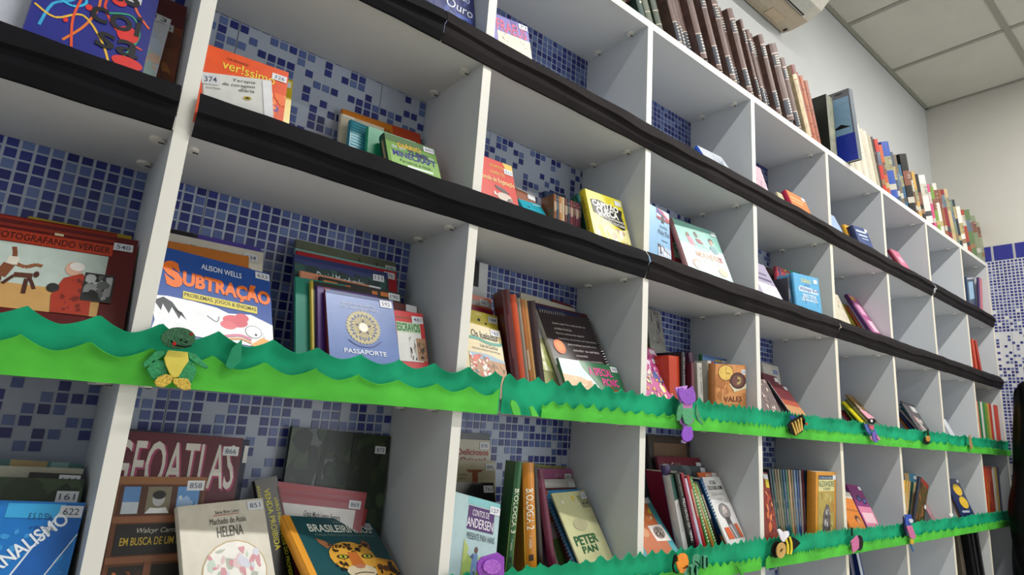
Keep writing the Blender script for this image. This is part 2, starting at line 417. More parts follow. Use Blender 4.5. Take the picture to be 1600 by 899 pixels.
BOOKS = [
['book','blue book with tangled red, orange and cyan scribbles and big black letters',None,[-0.622,0.0202,1.6159,0.0002,0.2253,0.009,0.1186,0.235,0.012],'2a2f86',None,'soft',1,[('W',[(0.05,0.2759),(0.2,0.2365),(0.35,0.3153),(0.3,0.473),(0.15,0.5518),(0.1,0.7095)],0.003,'3aa7d8'),('W',[(0.1,0.1577),(0.3,0.1971),(0.5,0.3942),(0.45,0.5913),(0.3,0.7489)],0.0028,'e0762e'),('W',[(0.5,0.0788),(0.62,0.2365),(0.55,0.4336),(0.75,0.5913),(0.95,0.6307)],0.0028,'d8452c'),('W',[(0.02,0.5913),(0.2,0.6307),(0.4,0.5518),(0.6,0.6701),(0.7,0.7883)],0.0026,'e8b93a'),('W',[(0.7,0.0394),(0.85,0.1971),(0.8,0.3548),(0.97,0.473)],0.003,'e5643a'),('W',[(0.1,0.4336),(0.25,0.3942),(0.4,0.4572),(0.3,0.5203),(0.12,0.4888)],0.003,'38b4e0'),('W',[(0.6,0.473),(0.8,0.4336),(0.9,0.5518),(0.8,0.7253)],0.0024,'2f9e6e'),('W',[(0.15,0.0788),(0.4,0.0946),(0.42,0.2365),(0.2,0.268)],0.003,'37a3d6'),('W',[(0.3,0.3311),(0.36,0.3942),(0.33,0.5913),(0.38,0.7726)],0.0026,'e2532f'),('E',0.43,0.4888,0.03,0.0197,'d5322b'),('E',0.8,0.5676,0.1,0.0552,'d8302c'),('E',0.85,0.7489,0.14,0.0394,'d8302c'),('E',0.28,0.6228,0.02,0.0158,'d5322b'),('E',0.66,0.3705,0.07,0.0315,'d8302c'),('T','as',0.52,0.2523,0.84,0.3705,'0c0c14',0,0.03,0),('T','coi',0.45,0.4178,0.9,0.5597,'0c0c14',0,0.03,0),('T','sa',0.55,0.607,0.93,0.7095,'0c0c14',0,0.03,0),('K',0.72,0.2838,0.85,0.3469,'6')]],
['book','slim pale book with speckled pastel cover behind the scribbled blue book',None,[-0.6596,0.0427,1.623,0.0068,0.2692,0.0499,0.17,0.1767,0.01],'c8cbd6',None,'soft',1,[('X',0.6,0.0687,1,1,['a9c8c0','c9a9c4','b8c8e0','d8b8a0'],30,4,0.06),('K',0.8,0.0069,0.99,0.0894,'13')]],
['book','brown and orange book with maroon top band right of the scribbled book',None,[-0.6357,0.0699,1.6156,0.0002,0.226,-0.006,0.1738,0.2207,0.015],'7a3b1c',None,'soft',1,[('R',0,0,1,0.1994,'5a1416'),('X',0.4,0.2659,1,1,['9a5a20','b06a28','6a3016'],25,5,0.1),('K',0.7,0.1994,0.93,0.2792,'275')]],
['book','landscape maroon book with orange title band over two children doing handstands',None,[-0.6149,0.0207,1.3126,-0.0962,0.5422,-0.0291,0.1488,0.1804,0.013],'5e1416',None,'soft',1,[('R',0,0.089,0.83,0.1928,'b83a1e'),('R',0,0.0371,0.83,0.0667,'8a2a1a'),('T','FOTOGRAFANDO VERGER',0.07,0.1112,0.81,0.1705,'3a100c',0,0.01,0),('R',0,0.2002,0.81,0.7267,'b9c6bd'),('R',0,0.5339,0.81,0.7267,'c79a5c'),('W',[(0.2,0.2373),(0.22,0.3114),(0.205,0.3708)],0.0045,'7a4428'),('W',[(0.21,0.3633),(0.3,0.393),(0.36,0.3633),(0.4,0.3708)],0.005,'8a5232'),('R',0.185,0.3188,0.25,0.3856,'d8d0c0'),('W',[(0.205,0.3856),(0.17,0.4894)],0.011,'7a4428'),('E',0.16,0.5191,0.028,0.0371,'5e2f1c'),('W',[(0.16,0.4894),(0.13,0.5635)],0.0035,'7a4428'),('W',[(0.2,0.5487),(0.27,0.4597),(0.34,0.4746),(0.39,0.5635)],0.0035,'4a2418'),('W',[(0.25,0.4671),(0.36,0.4597)],0.007,'5a3020'),('E',0.38,0.4449,0.018,0.026,'4a2418'),('W',[(0.33,0.4894),(0.335,0.608)],0.004,'4a2418'),('E',0.6,0.3559,0.055,0.0593,'d8a890'),('E',0.62,0.3337,0.05,0.0371,'e8e0d8'),('P',[(0.55,0.4449),(0.66,0.3856),(0.74,0.4597),(0.76,0.7267),(0.52,0.7267),(0.5,0.5932)],'a8341f'),('X',0.56,0.4301,0.74,0.7044,['7a2016'],14,8,0.018),('E',0.5,0.5339,0.04,0.0371,'2a2a2a'),('R',0.68,0.3708,0.88,0.608,'2a2c2c'),('X',0.69,0.3856,0.87,0.5932,['8a8c8a','5a5c5a','b0b2b0','1a1a1a'],30,9,0.04),('K',0.8,0.0593,0.97,0.1409,'540'),('R',0.42,0.0667,0.48,0.089,'d8c8a0')]],
['book','red hardback spread just behind the handstand book',None,[-0.591,0.0375,1.3103,0.0545,0.5845,-0.0768,0.1299,0.2034,0.008],'7a1c16',None,'soft',1,[('R',0,0.0149,1,0.0372,'a8341e')]],
['book','thin mustard yellow book showing its top edge behind the maroon one',None,[-0.5757,0.0992,1.3096,0.0025,0.3753,-0.0178,0.1138,0.1926,0.01],'b89a2a',None,'soft',1,[('R',0,0.0429,1,0.1002,'2a3c8a')]],
['book','bright blue book with white diagonal lettering at bottom left',None,[-0.643,0.015,1.0166,-0.0232,0.312,0.0544,0.17,0.1514,0.014],'1f78c8',None,'soft',1,[('X',0.6,0.162,1,1,['3a98dc','2a8ad2'],50,11,0.02),('R',0.6,0.0162,1,0.1134,'3aa8e0'),('P',[(0.6,0.7695),(0.9,0.0162),(1,0.0162),(1,0.1944),(0.72,0.81),(0.6,0.81)],'1a62b4'),('W',[(0.6,0.7533),(0.896,0.0243)],0.0016,'e8f0f8'),('W',[(0.736,0.81),(1,0.2187)],0.0016,'e8f0f8'),('T','JORNALISMO',0.472,0.2592,1,0.3807,'eef4fa',45,0.04,0),('T','E S. D´Elia',0.72,0.081,0.84,0.1215,'103a70',0,0,0),('T','4ª EDIÇÃO',0.74,0.162,0.84,0.1944,'103a70',0,0,0),('K',0.912,0.0243,0.996,0.0972,'622')]],
['book','dark green book with small author name plate behind the blue diagonal one',None,[-0.6531,0.0447,1.014,-0.0046,0.2625,0.0393,0.18,0.1721,0.014],'2c3c2c',None,'soft',1,[('X',0.6,0,1,0.4357,['22301f','38482f','1c281c'],30,12,0.1),('R',0.68,0.1743,0.808,0.2614,'141414'),('T','VERNE',0.7,0.1917,0.792,0.244,'c8c8c8',0,0,0),('K',0.904,0.0784,0.984,0.2091,'161')]],
['book','black magazine with a white label behind the dark green book',None,[-0.5261,0.066,1.008,-0.0026,0.2179,0.0473,0.0506,0.176,0.01],'17171a',None,'soft',1,[('K',0.72,0.0088,0.95,0.0789,'144')]],
['book','thick cream book showing its page tops, bottom left column',None,[-0.6532,0.0847,1.0135,-0.004,0.1907,0.0329,0.18,0.1783,0.022],'a8a492',None,'soft',1,[]],
['book','teal and tan striped book furthest back in the bottom left column',None,[-0.6561,0.1198,1.0151,-0.0044,0.1751,0.0538,0.18,0.1831,0.012],'4a7a78',None,'soft',1,[('R',0.6,0,0.8,0.05,'b8a070'),('R',0.82,0,0.92,0.04,'8ab0a8')]],
['book','white book titled in slanted italics with a round stamp under the orange book',None,[-0.4226,0.0225,1.6122,-0.0997,-0.1493,-0.2281,0.0842,0.0786,0.008],'dcdcd8',None,'soft',1,[('T','Terapia',0.42,0.0525,0.75,0.1125,'303030',0,0,0.2),('T','da coragem',0.27,0.1275,0.74,0.195,'303030',0,0,0.2),('T','diária',0.5,0.2026,0.73,0.2551,'303030',0,0,0.2),('T','Paulo Mundin',0.03,0.2326,0.24,0.2626,'505050',0,0,0),('R',0.86,0.015,1,1,'e8e8ec'),('K',0.07,0.03,0.23,0.1125,'374'),('E',0.62,0.3563,0.06,0.03,'b8a030'),('E',0.62,0.3563,0.03,0.015,'303010')]],
['book','glossy orange book with yellow lowercase title and white sticker',None,[-0.4386,0.0406,1.6163,-0.1186,0.2936,0.0059,0.1118,0.1601,0.012],'d9501e',None,'soft',1,[('T','LUIS FERNANDO',0.24,0.0748,0.5,0.1059,'5a1c08',0,0,0),('T','ver!ssimo',0.2,0.1121,0.84,0.2243,'e0c838',0,0.01,0),('K',0.86,0.0748,0.985,0.162,'326'),('E',0.88,0.4983,0.05,0.0374,'6a4a8a'),('X',0.75,0.3115,1,0.5918,['e87838','e86a28','f08848'],20,3,0.05)]],
['book','plain yellow book peeking out right of the orange one',None,[-0.4418,0.0718,1.6175,0.0052,0.2647,0.0201,0.1374,0.1738,0.01],'c9b012',None,'soft',1,[('K',0.88,0.0343,0.98,0.1144,'')]],
['book','orange and red book at the back above the green diary stack',None,[-0.18,0.1332,1.6142,-0.0106,0.2485,-0.0666,0.1613,0.1961,0.008],'d07a1a',None,'soft',1,[('R',0.62,0,1,1,'c2431a'),('T','BRASIL',0.4,0.0749,0.6,0.1124,'3a2a10',0,0,0)]],
['book','cream book standing left of the teal striped one',None,[-0.2053,0.1188,1.614,-0.0463,0.151,-0.0158,0.0794,0.1615,0.012],'c9c2ae',None,'soft',1,[('R',0.04,0,0.3,0.0237,'e8e4da'),('SP',[('T','livro',0.3,0.0395,0.7,0.1974,'80785a',-90,0,0)])]],
['book','teal book with pale horizontal stripes on its cover',None,[-0.1998,0.0954,1.6157,0.0073,0.178,0.0228,0.0625,0.1442,0.012],'1f7f92',None,'soft',1,[('R',0.05,0.0323,0.75,0.0485,'4aa8b8'),('R',0.05,0.0727,0.75,0.0888,'4aa8b8'),('R',0.05,0.1131,0.75,0.1292,'4aa8b8'),('R',0.05,0.1534,0.75,0.1696,'4aa8b8'),('R',0.05,0.1938,0.75,0.21,'4aa8b8'),('R',0.05,0.2342,0.75,0.2504,'4aa8b8'),('R',0.05,0.2746,0.75,0.2907,'4aa8b8'),('R',0.05,0.315,0.75,0.3311,'4aa8b8')]],
['book','green paperback just behind the lime green diary',None,[-0.1722,0.0805,1.614,-0.0591,0.1498,-0.0109,0.0891,0.1346,0.012],'1f8a62','2a9a70','soft',1,[('K',0.85,0.0082,0.99,0.041,'')]],
['book','lime green diary with yellow and navy comic lettering',None,[-0.1526,0.0205,1.6209,-0.042,0.4498,-0.0377,0.0967,0.1247,0.02],'6f9a48','2c4a3a','soft',1,[('R',0,0,1,0.1235,'4a6a3c'),('R',0.05,0.3088,1,1,'8ab460'),('T','DIÁRIO',0.22,0.0988,0.68,0.2038,'d8a428',3,0.05,0),('T','de um',0.1,0.1853,0.36,0.2471,'d8dce8',0,0,0),('T','ZUMBI',0.4,0.21,0.8,0.2965,'1a1e60',0,0.06,0),('T','do',0.83,0.2224,0.92,0.2718,'d8dce8',0,0,0),('T','MINECRAFT',0.1,0.2841,0.95,0.3953,'20267a',0,0.06,0),('T','Parceiros e rivais',0.22,0.4324,0.82,0.488,'28482a',0,0,0),('R',0.35,0.5188,0.85,0.5559,'e8f0e8'),('K',0.76,0.0309,0.97,0.1174,'601'),('SP',[('R',0.2,0,0.5,1,'18241c'),('R',0.6,0.1235,0.8,1,'a08a5a')])]],
['book','blue comic style book with orange title above a big white hen',None,[-0.4379,0.0181,1.3176,0.1172,0.5199,0.0429,0.1538,0.1777,0.012],'1b4a98',None,'soft',1,[('T','ALISON WELLS',0.365,0.0767,0.7222,0.1304,'dfe4ec',0,0.02,0),('T','S',0.0673,0.1228,0.2062,0.3683,'e8701e',12,0.14,0),('T','UBTRAÇÃO',0.2162,0.1688,0.9901,0.3683,'e8701e',-1,0.1,0),('R',0.2261,0.3836,0.8611,0.4527,'d8c84a'),('T','PROBLEMAS, JOGOS & ENIGMAS',0.236,0.3951,0.8512,0.4412,'2a2a18',0,0.02,0),('P',[(0.0078,0.4757),(0.107,0.4604),(0.3054,0.4604),(0.5039,0.4757),(0.6031,0.5064),(0.8016,0.4757),(1,0.5371),(1,0.7519),(0.9008,0.7673),(0.0078,0.7673),(0.0276,0.6905),(0.0078,0.6138)],'eceef0'),('P',[(0.0078,0.5217),(0.0673,0.5985),(0.0772,0.5371),(0.1269,0.6138),(0.1467,0.5524),(0.2062,0.6445),(0.2261,0.5831),(0.2658,0.6445),(0.2062,0.5831),(0.1467,0.5064),(0.0772,0.4757)],'30343c'),('E',0.6626,0.5678,0.1091,0.0537,'d85a68'),('E',0.7222,0.5217,0.0595,0.0384,'d85a68'),('E',0.6031,0.6138,0.0695,0.0384,'e06a74'),('W',[(0.4245,0.5678),(0.5039,0.6061),(0.5237,0.5524)],0.001,'50545c'),('E',0.8214,0.6368,0.0744,0.0575,'30343c'),('E',0.8214,0.6368,0.0695,0.0537,'f4f6f8'),('E',0.8412,0.6599,0.0119,0.0107,'101010'),('E',0.9504,0.6445,0.0397,0.0537,'f4f6f8'),('P',[(0.8016,0.7519),(0.9008,0.6752),(1,0.7059),(1,0.7673),(0.8016,0.7673)],'e8a850'),('W',[(0.5535,0.7289),(0.7023,0.6905),(0.8016,0.7136)],0.004,'d8809a'),('W',[(0.5535,0.7596),(0.7023,0.7212),(0.8016,0.7443)],0.003,'e0a060'),('K',0.8412,0.0153,0.9901,0.0921,'633')]],
['book','orange book edge tucked behind the hen book',None,[-0.4195,0.0875,1.3094,0.0059,0.3615,-0.0233,0.1125,0.1952,0.01],'b56a22',None,'soft',1,[]],
['book','dark red book with white sticker behind the hen book',None,[-0.4418,0.0742,1.3136,0.0125,0.3623,0.0359,0.1245,0.1737,0.01],'8a1c2a',None,'soft',1,[('K',0.6573,0.0216,0.9098,0.0866,'625')]],
['book','cream hardcover with dark author name behind the orange book edge',None,[-0.421,0.1133,1.3094,-0.0107,0.2975,-0.0072,0.1339,0.2077,0.012],'cfc9bc',None,'soft',1,[('T','ANGELA LAGO DE OLIVEIRA',0.16,0.0588,0.64,0.1029,'201c18',0,0.02,0),('K',0.76,0.0368,0.94,0.1176,'634')]],
['book','dark book with purple top strip furthest back behind the hen book',None,[-0.4182,0.1497,1.307,0.0096,0.1807,-0.0123,0.133,0.2145,0.0059],'2a2140',None,'soft',1,[('R',0.3,0,1,0.0434,'4a3a98'),('R',0,0,0.25,0.0289,'101014')]],
['book','large grey olive book with a white sticker at the back of the stack',None,[-0.2393,0.104,1.3079,-0.0007,0.2963,-0.0015,0.1852,0.2473,0.007],'5d6250',None,'soft',1,[('W',[(0.6,0.0387),(0.64,0.1085)],0.002,'1c1c18'),('W',[(0.78,0.0387),(0.81,0.1085)],0.002,'1c1c18'),('K',0.87,0.0387,0.99,0.1317,'570')]],
['book','pale teal book strip below the grey olive book',None,[-0.2397,0.096,1.3079,-0.0002,0.2968,-0.0132,0.1822,0.2278,0.007],'79aaa2',None,'soft',1,[]],
['book','bright red book with sticker beside the dark blue named book',None,[-0.2398,0.089,1.3079,-0.0024,0.2958,-0.0143,0.1789,0.2219,0.007],'a31c26',None,'soft',1,[('K',0.85,0.0227,0.98,0.1136,'576')]],
['book','dark blue book with white serif author name and treetops',None,[-0.2442,0.08,1.3079,-0.0016,0.2964,-0.0262,0.1645,0.2114,0.007],'2c3566',None,'soft',1,[('P',[(0,0.06),(0.2,0.0901),(0.4,0.0751),(0.6,0.1051),(0.75,0.0751),(1,0.06),(1,0.3753),(0,0.3753)],'1e3a38'),('X',0,0.0751,1,0.3002,['1a3330','28504a','16282c'],40,21,0.05),('T','Daniel Munduruku',0.22,0.1126,0.72,0.1801,'dfe4e8',0,0,0),('K',0.78,0.0375,0.95,0.1201,'111')]],
['book','salmon pink book strip with sticker in the middle of the stack',None,[-0.2432,0.069,1.3085,0.0005,0.2969,0.0043,0.1365,0.1807,0.007],'c98464',None,'soft',1,[('K',0.86,0,1,0.0714,'111')]],
['book','black book with burnt orange lettering scraps behind the passport book',None,[-0.2162,0.058,1.3083,0.0005,0.2969,0.0027,0.1428,0.1751,0.007],'1c1a18',None,'soft',1,[('R',0.04,0.0284,0.2,0.0711,'c8702a'),('R',0.24,0.0355,0.36,0.0711,'c8702a'),('R',0.44,0.0426,0.5,0.0782,'c8702a'),('R',0.62,0.0355,0.69,0.0711,'c8702a'),('R',0.73,0.0284,0.85,0.0711,'c8702a'),('K',0.8,0.0213,0.98,0.0995,'190')]],
['book','emerald green hardback standing upright left of the purple spine',None,[-0.25,0.05,1.308,0.002,0.298,-0.0382,0.08,0.1646,0.007],'127a66',None,'soft',1,[]],
['book','black spiral bound book with yellow edge left of the passport book',None,[-0.2291,0.041,1.308,0.0025,0.2983,-0.0418,0.1,0.161,0.007],'14120f','b8a22c','soft',1,[('R',0,0,0.03,1,'b8a22c')]],
['book','purple spine standing beside the passport book',None,[-0.2221,0.034,1.3081,0.002,0.3155,-0.0345,0.1,0.154,0.007],'4a2a70',None,'soft',1,[('R',0.1,0,0.2,1,'7a1c30')]],
['book','blue grey passport style book with a gold star crest',None,[-0.2127,0.0141,1.3082,0.0217,0.3874,-0.0299,0.1149,0.1529,0.006],'4c6aa6','5a1420','soft',1,[('R',0,0,1,0.0346,'2e4478'),('T','REPÚBLICA FEDERATIVA',0.22,0.1037,0.72,0.1382,'c4cad8',0,0,0),('T','DOS VIAJANTES DO BRASIL',0.2,0.152,0.76,0.1866,'c4cad8',0,0,0),('STAR',0.5,0.3732,0.2,'c9b878','4a4a48'),('W',[(0.27,0.5252),(0.4,0.5805),(0.6,0.5805),(0.74,0.5114)],0.002,'1e3478'),('T','PASSAPORTE',0.2,0.622,0.8,0.6703,'dfe4ec',0,0.02,0),('K',0.8,0.0207,0.97,0.0967,'592')]],
['book','red book with green title strip and a sepia family photo',None,[-0.095,0.036,1.3081,0.0039,0.3175,-0.0504,0.0589,0.1382,0.007],'c23a3c',None,'soft',1,[('R',0.1,0.078,1,0.091,'7a5a2a'),('R',0.1,0.1429,0.86,0.2729,'a8c4a0'),('T','ESCRAVOS',0.12,0.1559,0.84,0.2599,'1c6a30',0,0.05,0),('R',0.1,0.2729,0.86,0.6367,'d8d8d4'),('X',0.45,0.3248,0.66,0.6172,['6a6058','a89c90','403830'],14,31,0.05),('R',0.68,0.3378,0.98,0.6237,'a8805e'),('X',0.7,0.3768,0.96,0.5977,['3a302a','5a4a3c'],18,32,0.04),('K',0.74,0.052,0.97,0.1299,'481')]],
['book','thin dark red book with sticker behind the red photo book',None,[-0.0966,0.049,1.309,0.0012,0.2968,0.0234,0.0467,0.1533,0.007],'5c1c1a',None,'soft',1,[('K',0.6,0,0.95,0.0476,'')]],
['book','maroon atlas with tall white title letters shadowed in pink',None,[-0.4321,0.1102,1.0087,0.0037,0.1319,0.025,0.1449,0.2215,0.012],'571526',None,'soft',1,[('T','GEOATLAS',-0.05,0.053,0.97,0.3322,'a03a62',0,0.02,0),('T','GEOATLAS',-0.07,0.0481,0.955,0.3177,'cfcac2',0,0.02,0),('P',[(0.66,0.4814),(0.9,0.7702),(1,0.9628),(0.5,0.9628)],'a8a050'),('X',0.6,0.674,0.9,1,['b8a83a','8a9a6a','9ab0a8'],20,41,0.05),('K',0.84,0.0578,0.97,0.1637,'866')]],
['book','navy book edge just behind the maroon atlas',None,[-0.4419,0.1247,1.0142,-0.0078,0.1405,0.0565,0.1609,0.2191,0.012],'1e2440',None,'soft',1,[('R',0.965,0.04,1,0.15,'e0e0e0')]],
['book','book printed as a wooden frame around a black and white portrait of a boy',None,[-0.429,0.0901,1.0061,-0.0141,0.1643,0.0066,0.1005,0.1698,0.012],'6a4028',None,'soft',1,[('R',0,0,1,0.0542,'8a5c38'),('R',0.03,0.0632,0.97,0.2709,'4a2a1a'),('R',0.07,0.0722,0.25,0.2619,'5a84b8'),('R',0.07,0.1806,0.25,0.2619,'b8c0c8'),('R',0.33,0.0722,0.6,0.2619,'77705a'),('R',0.67,0.0722,0.93,0.2619,'5a8ac0'),('X',0.68,0.1355,0.92,0.2438,['c8d4e0','98b4d8'],8,44,0.06),('E',0.465,0.1625,0.07,0.0497,'a8a8a8'),('E',0.465,0.1309,0.075,0.0316,'1c1c1c'),('P',[(0.33,0.2619),(0.38,0.2212),(0.46,0.2258),(0.56,0.2212),(0.6,0.2619)],'d8d8d8'),('R',0,0.2799,1,0.3251,'8a5638'),('R',0.06,0.3341,0.97,0.5418,'1c1a1c'),('T','Walcyr Carrasco',0.28,0.3612,0.84,0.4064,'c8c0b0',0,0,0.2),('T','EM BUSCA DE UM SONHO',0.12,0.4244,1,0.4786,'c8a832',0,0.02,0),('R',0,0.5509,1,0.596,'8a5638'),('R',0.06,0.6141,0.42,0.885,'201814'),('R',0.5,0.6141,0.92,0.885,'201814'),('X',0.1,0.6502,0.4,0.8579,['7a3a18','a85a28','3a2010'],16,45,0.05),('R',0.42,0.596,0.5,1,'7a4a30'),('K',0.82,0.0271,0.98,0.1264,'858')]],
['book','cream novel with thin serif title above a round embroidery picture',None,[-0.3425,0.0119,1.0099,0.1048,0.558,-0.0711,0.1106,0.1532,0.012],'cdc6b6',None,'soft',1,[('T','Série Bom Livro',0.4,0.0744,0.68,0.1041,'383028',0,0,0),('W',[(0.38,0.1153),(0.68,0.1153)],0.0008,'a83028'),('T','Machado de Assis',0.33,0.1413,0.75,0.1933,'38342c',0,0,0),('T','HELENA',0.4,0.2156,0.7,0.3049,'38342c',0,0,0),('E',0.55,0.6097,0.37,0.2677,'b8a070'),('E',0.55,0.6097,0.355,0.2565,'e2ded6'),('X',0.25,0.409,0.85,1,['d8b8b8','b8c8b8','c8c8d4','c88890','a8b0a0'],60,51,0.04),('K',0.8,0.0223,0.98,0.0892,'851')]],
['book','red atlas with white title panel between the black softcover and the forest book',None,[-0.2402,0.128,1.0231,0.0142,0.143,0.1244,0.1503,0.1434,0.008],'8e1f2c',None,'hard',1,[('R',0,0.03,1,0.06,'a03a40'),('R',0,0.1,1,0.13,'982c36'),('P',[(0.08,0.2),(0.9,0.2),(0.9,0.6),(0.7,0.6),(0.7,0.5),(0.66,0.42),(0.2,0.42),(0.12,0.36)],'d8d4d0'),('P',[(0.1,0.46),(0.62,0.44),(0.72,0.52),(0.75,0.62),(0.1,0.62)],'8e1f2c'),('T','Graça Maria Lemos Ferreira',0.34,0.26,0.74,0.33,'2a2422',-2,0.02,0),('T','ATLAS',0.34,0.47,0.72,0.62,'e8e2dc',0,0.05,0),('E',0.24,0.47,0.012,0.012,'c8a8a8'),('E',0.28,0.5,0.012,0.012,'c8a8a8'),('E',0.24,0.53,0.012,0.012,'c8a8a8'),('K',0.8,0.1,0.95,0.22,'869')]],
['book','black softcover with yellow upright lettering between the cream novel and the red atlas',None,[-0.2241,0.055,1.0071,0.0848,0.3724,-0.2023,0.0329,0.1768,0.01],'121010',None,'soft',1,[('T','MANUAL',0.02,0.0509,0.16,0.2546,'a8a030',-90,0.02,0),('T','VENDA PROIBIDA',0.3,0.0849,0.55,0.5601,'c8c02a',-90,0.02,0),('T','LIVRO PARA ANÁLISE DO PROFESSOR',0.66,0.1697,0.86,0.8316,'c8c02a',-90,0.02,0),('R',0.92,0.0849,1,1,'5a1424')]],
['book','dark green forest photo book standing tallest at the back',None,[-0.2103,0.1576,1.0128,0.0549,0.089,0.0482,0.1799,0.2319,0.008],'1e2a1a',None,'hard',1,[('X',0,0,1,1,['1a2416','2a3820','35452a','141c12','243018'],120,61,0.09),('W',[(0.35,0),(0.3,0.5),(0.35,1)],0.008,'12180f'),('W',[(0.62,0),(0.6,0.4)],0.004,'12180f'),('T','9',0.88,0.68,0.93,0.74,'8a9070',0,0,0),('K',0.85,0.08,0.96,0.16,'873')]],
['book','dark teal book with orange spine and a painted jaguar portrait',None,[-0.1955,0.0055,1.0383,0.566,0.8375,0.2003,0.1947,0.1294,0.012],'164a50','e0942a','hard',1,[('R',0,0,0.07,1,'dc962c'),('T','LALAU E LAURABEATRIZ',0.5,0.0449,0.8,0.0808,'7a9a90',0,0,0),('T','BRASILEIRINHOS',0.2,0.1077,0.93,0.2154,'dfe4d8',0,0.04,0),('T','POESIA PARA OS BICHOS MAIS ESPECIAIS',0.24,0.2423,0.94,0.2693,'7a9a90',0,0,0),('P',[(0.24,0.377),(0.22,0.3052),(0.3,0.3321),(0.36,0.3949),(0.3,0.4488)],'8a5a3a'),('P',[(0.68,0.4039),(0.74,0.3231),(0.8,0.359),(0.8,0.4488),(0.74,0.4667)],'8a5a3a'),('P',[(0.75,0.5565),(1,0.6283),(1,0.8975),(0.7,0.8975)],'d8962a'),('E',0.54,0.5565,0.26,0.2064,'dca238'),('E',0.56,0.7539,0.17,0.0898,'d8c8a8'),('P',[(0.49,0.4936),(0.6,0.4936),(0.63,0.6821),(0.48,0.6821)],'c06a28'),('E',0.56,0.6911,0.06,0.0269,'b8785a'),('E',0.42,0.5565,0.07,0.0314,'3a2a1a'),('E',0.42,0.5565,0.045,0.0233,'b8b83a'),('E',0.42,0.5565,0.015,0.018,'101010'),('E',0.7,0.5565,0.07,0.0314,'3a2a1a'),('E',0.7,0.5565,0.045,0.0233,'b8b83a'),('E',0.7,0.5565,0.015,0.018,'101010'),('X',0.32,0.377,0.78,0.4936,['2a1a10','3a2416'],40,62,0.014),('X',0.3,0.5924,0.44,0.736,['2a1a10'],12,63,0.014),('X',0.76,0.6283,1,1,['2a1a10','5a3418'],24,64,0.03),('W',[(0.45,0.7898),(0.56,0.7719),(0.68,0.7898)],0.001,'3a2a20'),('K',0.82,0.0628,0.96,0.1526,'620')]],
['book','small red tabbed book just right of the thick red atlas',None,[-0.1208,0.1435,1.0103,-0.0042,0.1369,0.153,0.0398,0.1163,0.006],'a01c2c',None,'soft',1,[]],
['book','dark blue book with white script word at the very top edge',None,[-0.1285,0.0201,1.9146,0.0133,0.2122,0.0005,0.1095,0.2,0.012],'27306c',None,'soft',1,[('X',0,0.2081,1,1,['2e3a80','20286a','3a4a96'],40,71,0.1),('T','Jogo do',0.35,0.319,0.9,0.43,'d4d8e4',0,0,0.2),('T','Ouro',0.42,0.4578,0.95,0.5687,'e4e8f0',0,0,0.2),('W',[(0.44,0.5826),(0.5,0.6242),(0.9,0.6658)],0.002,'6a8ac8'),('R',0.6,0.5965,0.92,0.6381,'2a4aa8')]],
['book','purple book with tall red letters above a cream band',None,[0.0093,0.0192,1.9134,-0.1019,0.1801,-0.084,0.1011,0.1268,0.008],'6f66b4',None,'soft',1,[('T','FRAEUS',0.2401,0.0743,0.9392,0.2971,'c8406a',0,0.03,0),('P',[(0.5745,0.0106),(0.7112,0.0265),(0.696,0.1592),(0.6201,0.1486)],'4a2a8a'),('R',0.2401,0.3078,1,1,'d8ccb8'),('X',0.3161,0.329,0.962,0.4776,['b8a898','8a8078'],12,72,0.02),('K',0.8328,0.0106,0.9772,0.1167,'71')]],
['book','white booklet with bright blue spine leaning low in the third column',None,[0.7179,0.002,1.9177,-0.0094,0.4987,-0.0818,0.119,0.1131,0.012],'c8cdd4','2a5ac0','soft',0,[('X',0.3,0.1198,0.9,0.4791,['8a94a8','a8b0c0'],10,73,0.05)]],
['book','pale pink booklet at the left of the fourth column, top row',None,[0.9376,0.022,1.915,-0.0268,0.2917,0.0068,0.1014,0.1577,0.008],'c8a8b4',None,'soft',0,[('X',0.3,0.0594,1,0.5349,['a888a0','d8c0c8'],12,74,0.06)]],
['book','small orange book with crimson spine in the top row',None,[1.1561,0.0073,1.9192,-0.044,0.3573,0.0157,0.1065,0.1184,0.016],'dc7a34','b8284a','soft',0,[('R',0.1,0.1789,0.8,0.2146,'f0c89a'),('R',0.1,0.2981,0.7,0.3279,'f0c89a'),('K',0.75,0.0179,0.97,0.1491,'')]],
['book','tiny cream booklet behind the small orange book',None,[1.1814,0.0523,1.914,-0.0115,0.2572,-0.0456,0.0566,0.128,0.008],'c8c09a',None,'soft',0,[]],
['book','pale blue booklet leaning at the left of the fifth top cell',None,[1.4604,0.0174,1.9151,-0.0305,0.3836,0.001,0.0824,0.1515,0.008],'9fb4d4',None,'soft',0,[]],
['book','yellow spined pocket book beside the navy pocket book',None,[1.6221,0.0365,1.9148,-0.0457,0.2362,-0.0664,0.077,0.1336,0.012],'d8a028',None,'soft',0,[]],
['book','navy pocket book with pale blue title lines',None,[1.6343,0.0135,1.9171,-0.0382,0.235,-0.1116,0.1109,0.1247,0.022],'2e4478','1c2850','soft',0,[('R',0.1,0.1181,0.85,0.1772,'c8d4e4'),('R',0.2,0.2481,0.85,0.2953,'c8d4e4'),('R',0.35,0.3544,0.85,0.3898,'a8b8d0'),('K',0.8,0.0177,0.98,0.1181,'')]],
['book','pink book with dark red spine in the sixth top cell',None,[2.0593,0.0095,1.9186,0.0134,0.4225,-0.115,0.1009,0.1525,0.016],'d0688a','7a1c2c','soft',0,[('R',0.3,0.2017,0.8,0.4034,'e8a8bc')]],
['book','framed blue picture book in the last top cell',None,[2.8413,0.0275,1.912,0.1008,-0.0313,-0.232,0.2024,0.1831,0.016],'27405c',None,'soft',0,[('R',0.15,0.1317,0.8,0.5926,'9ac0d8'),('R',0.05,0.0263,0.95,0.0658,'c8c0c8')]],
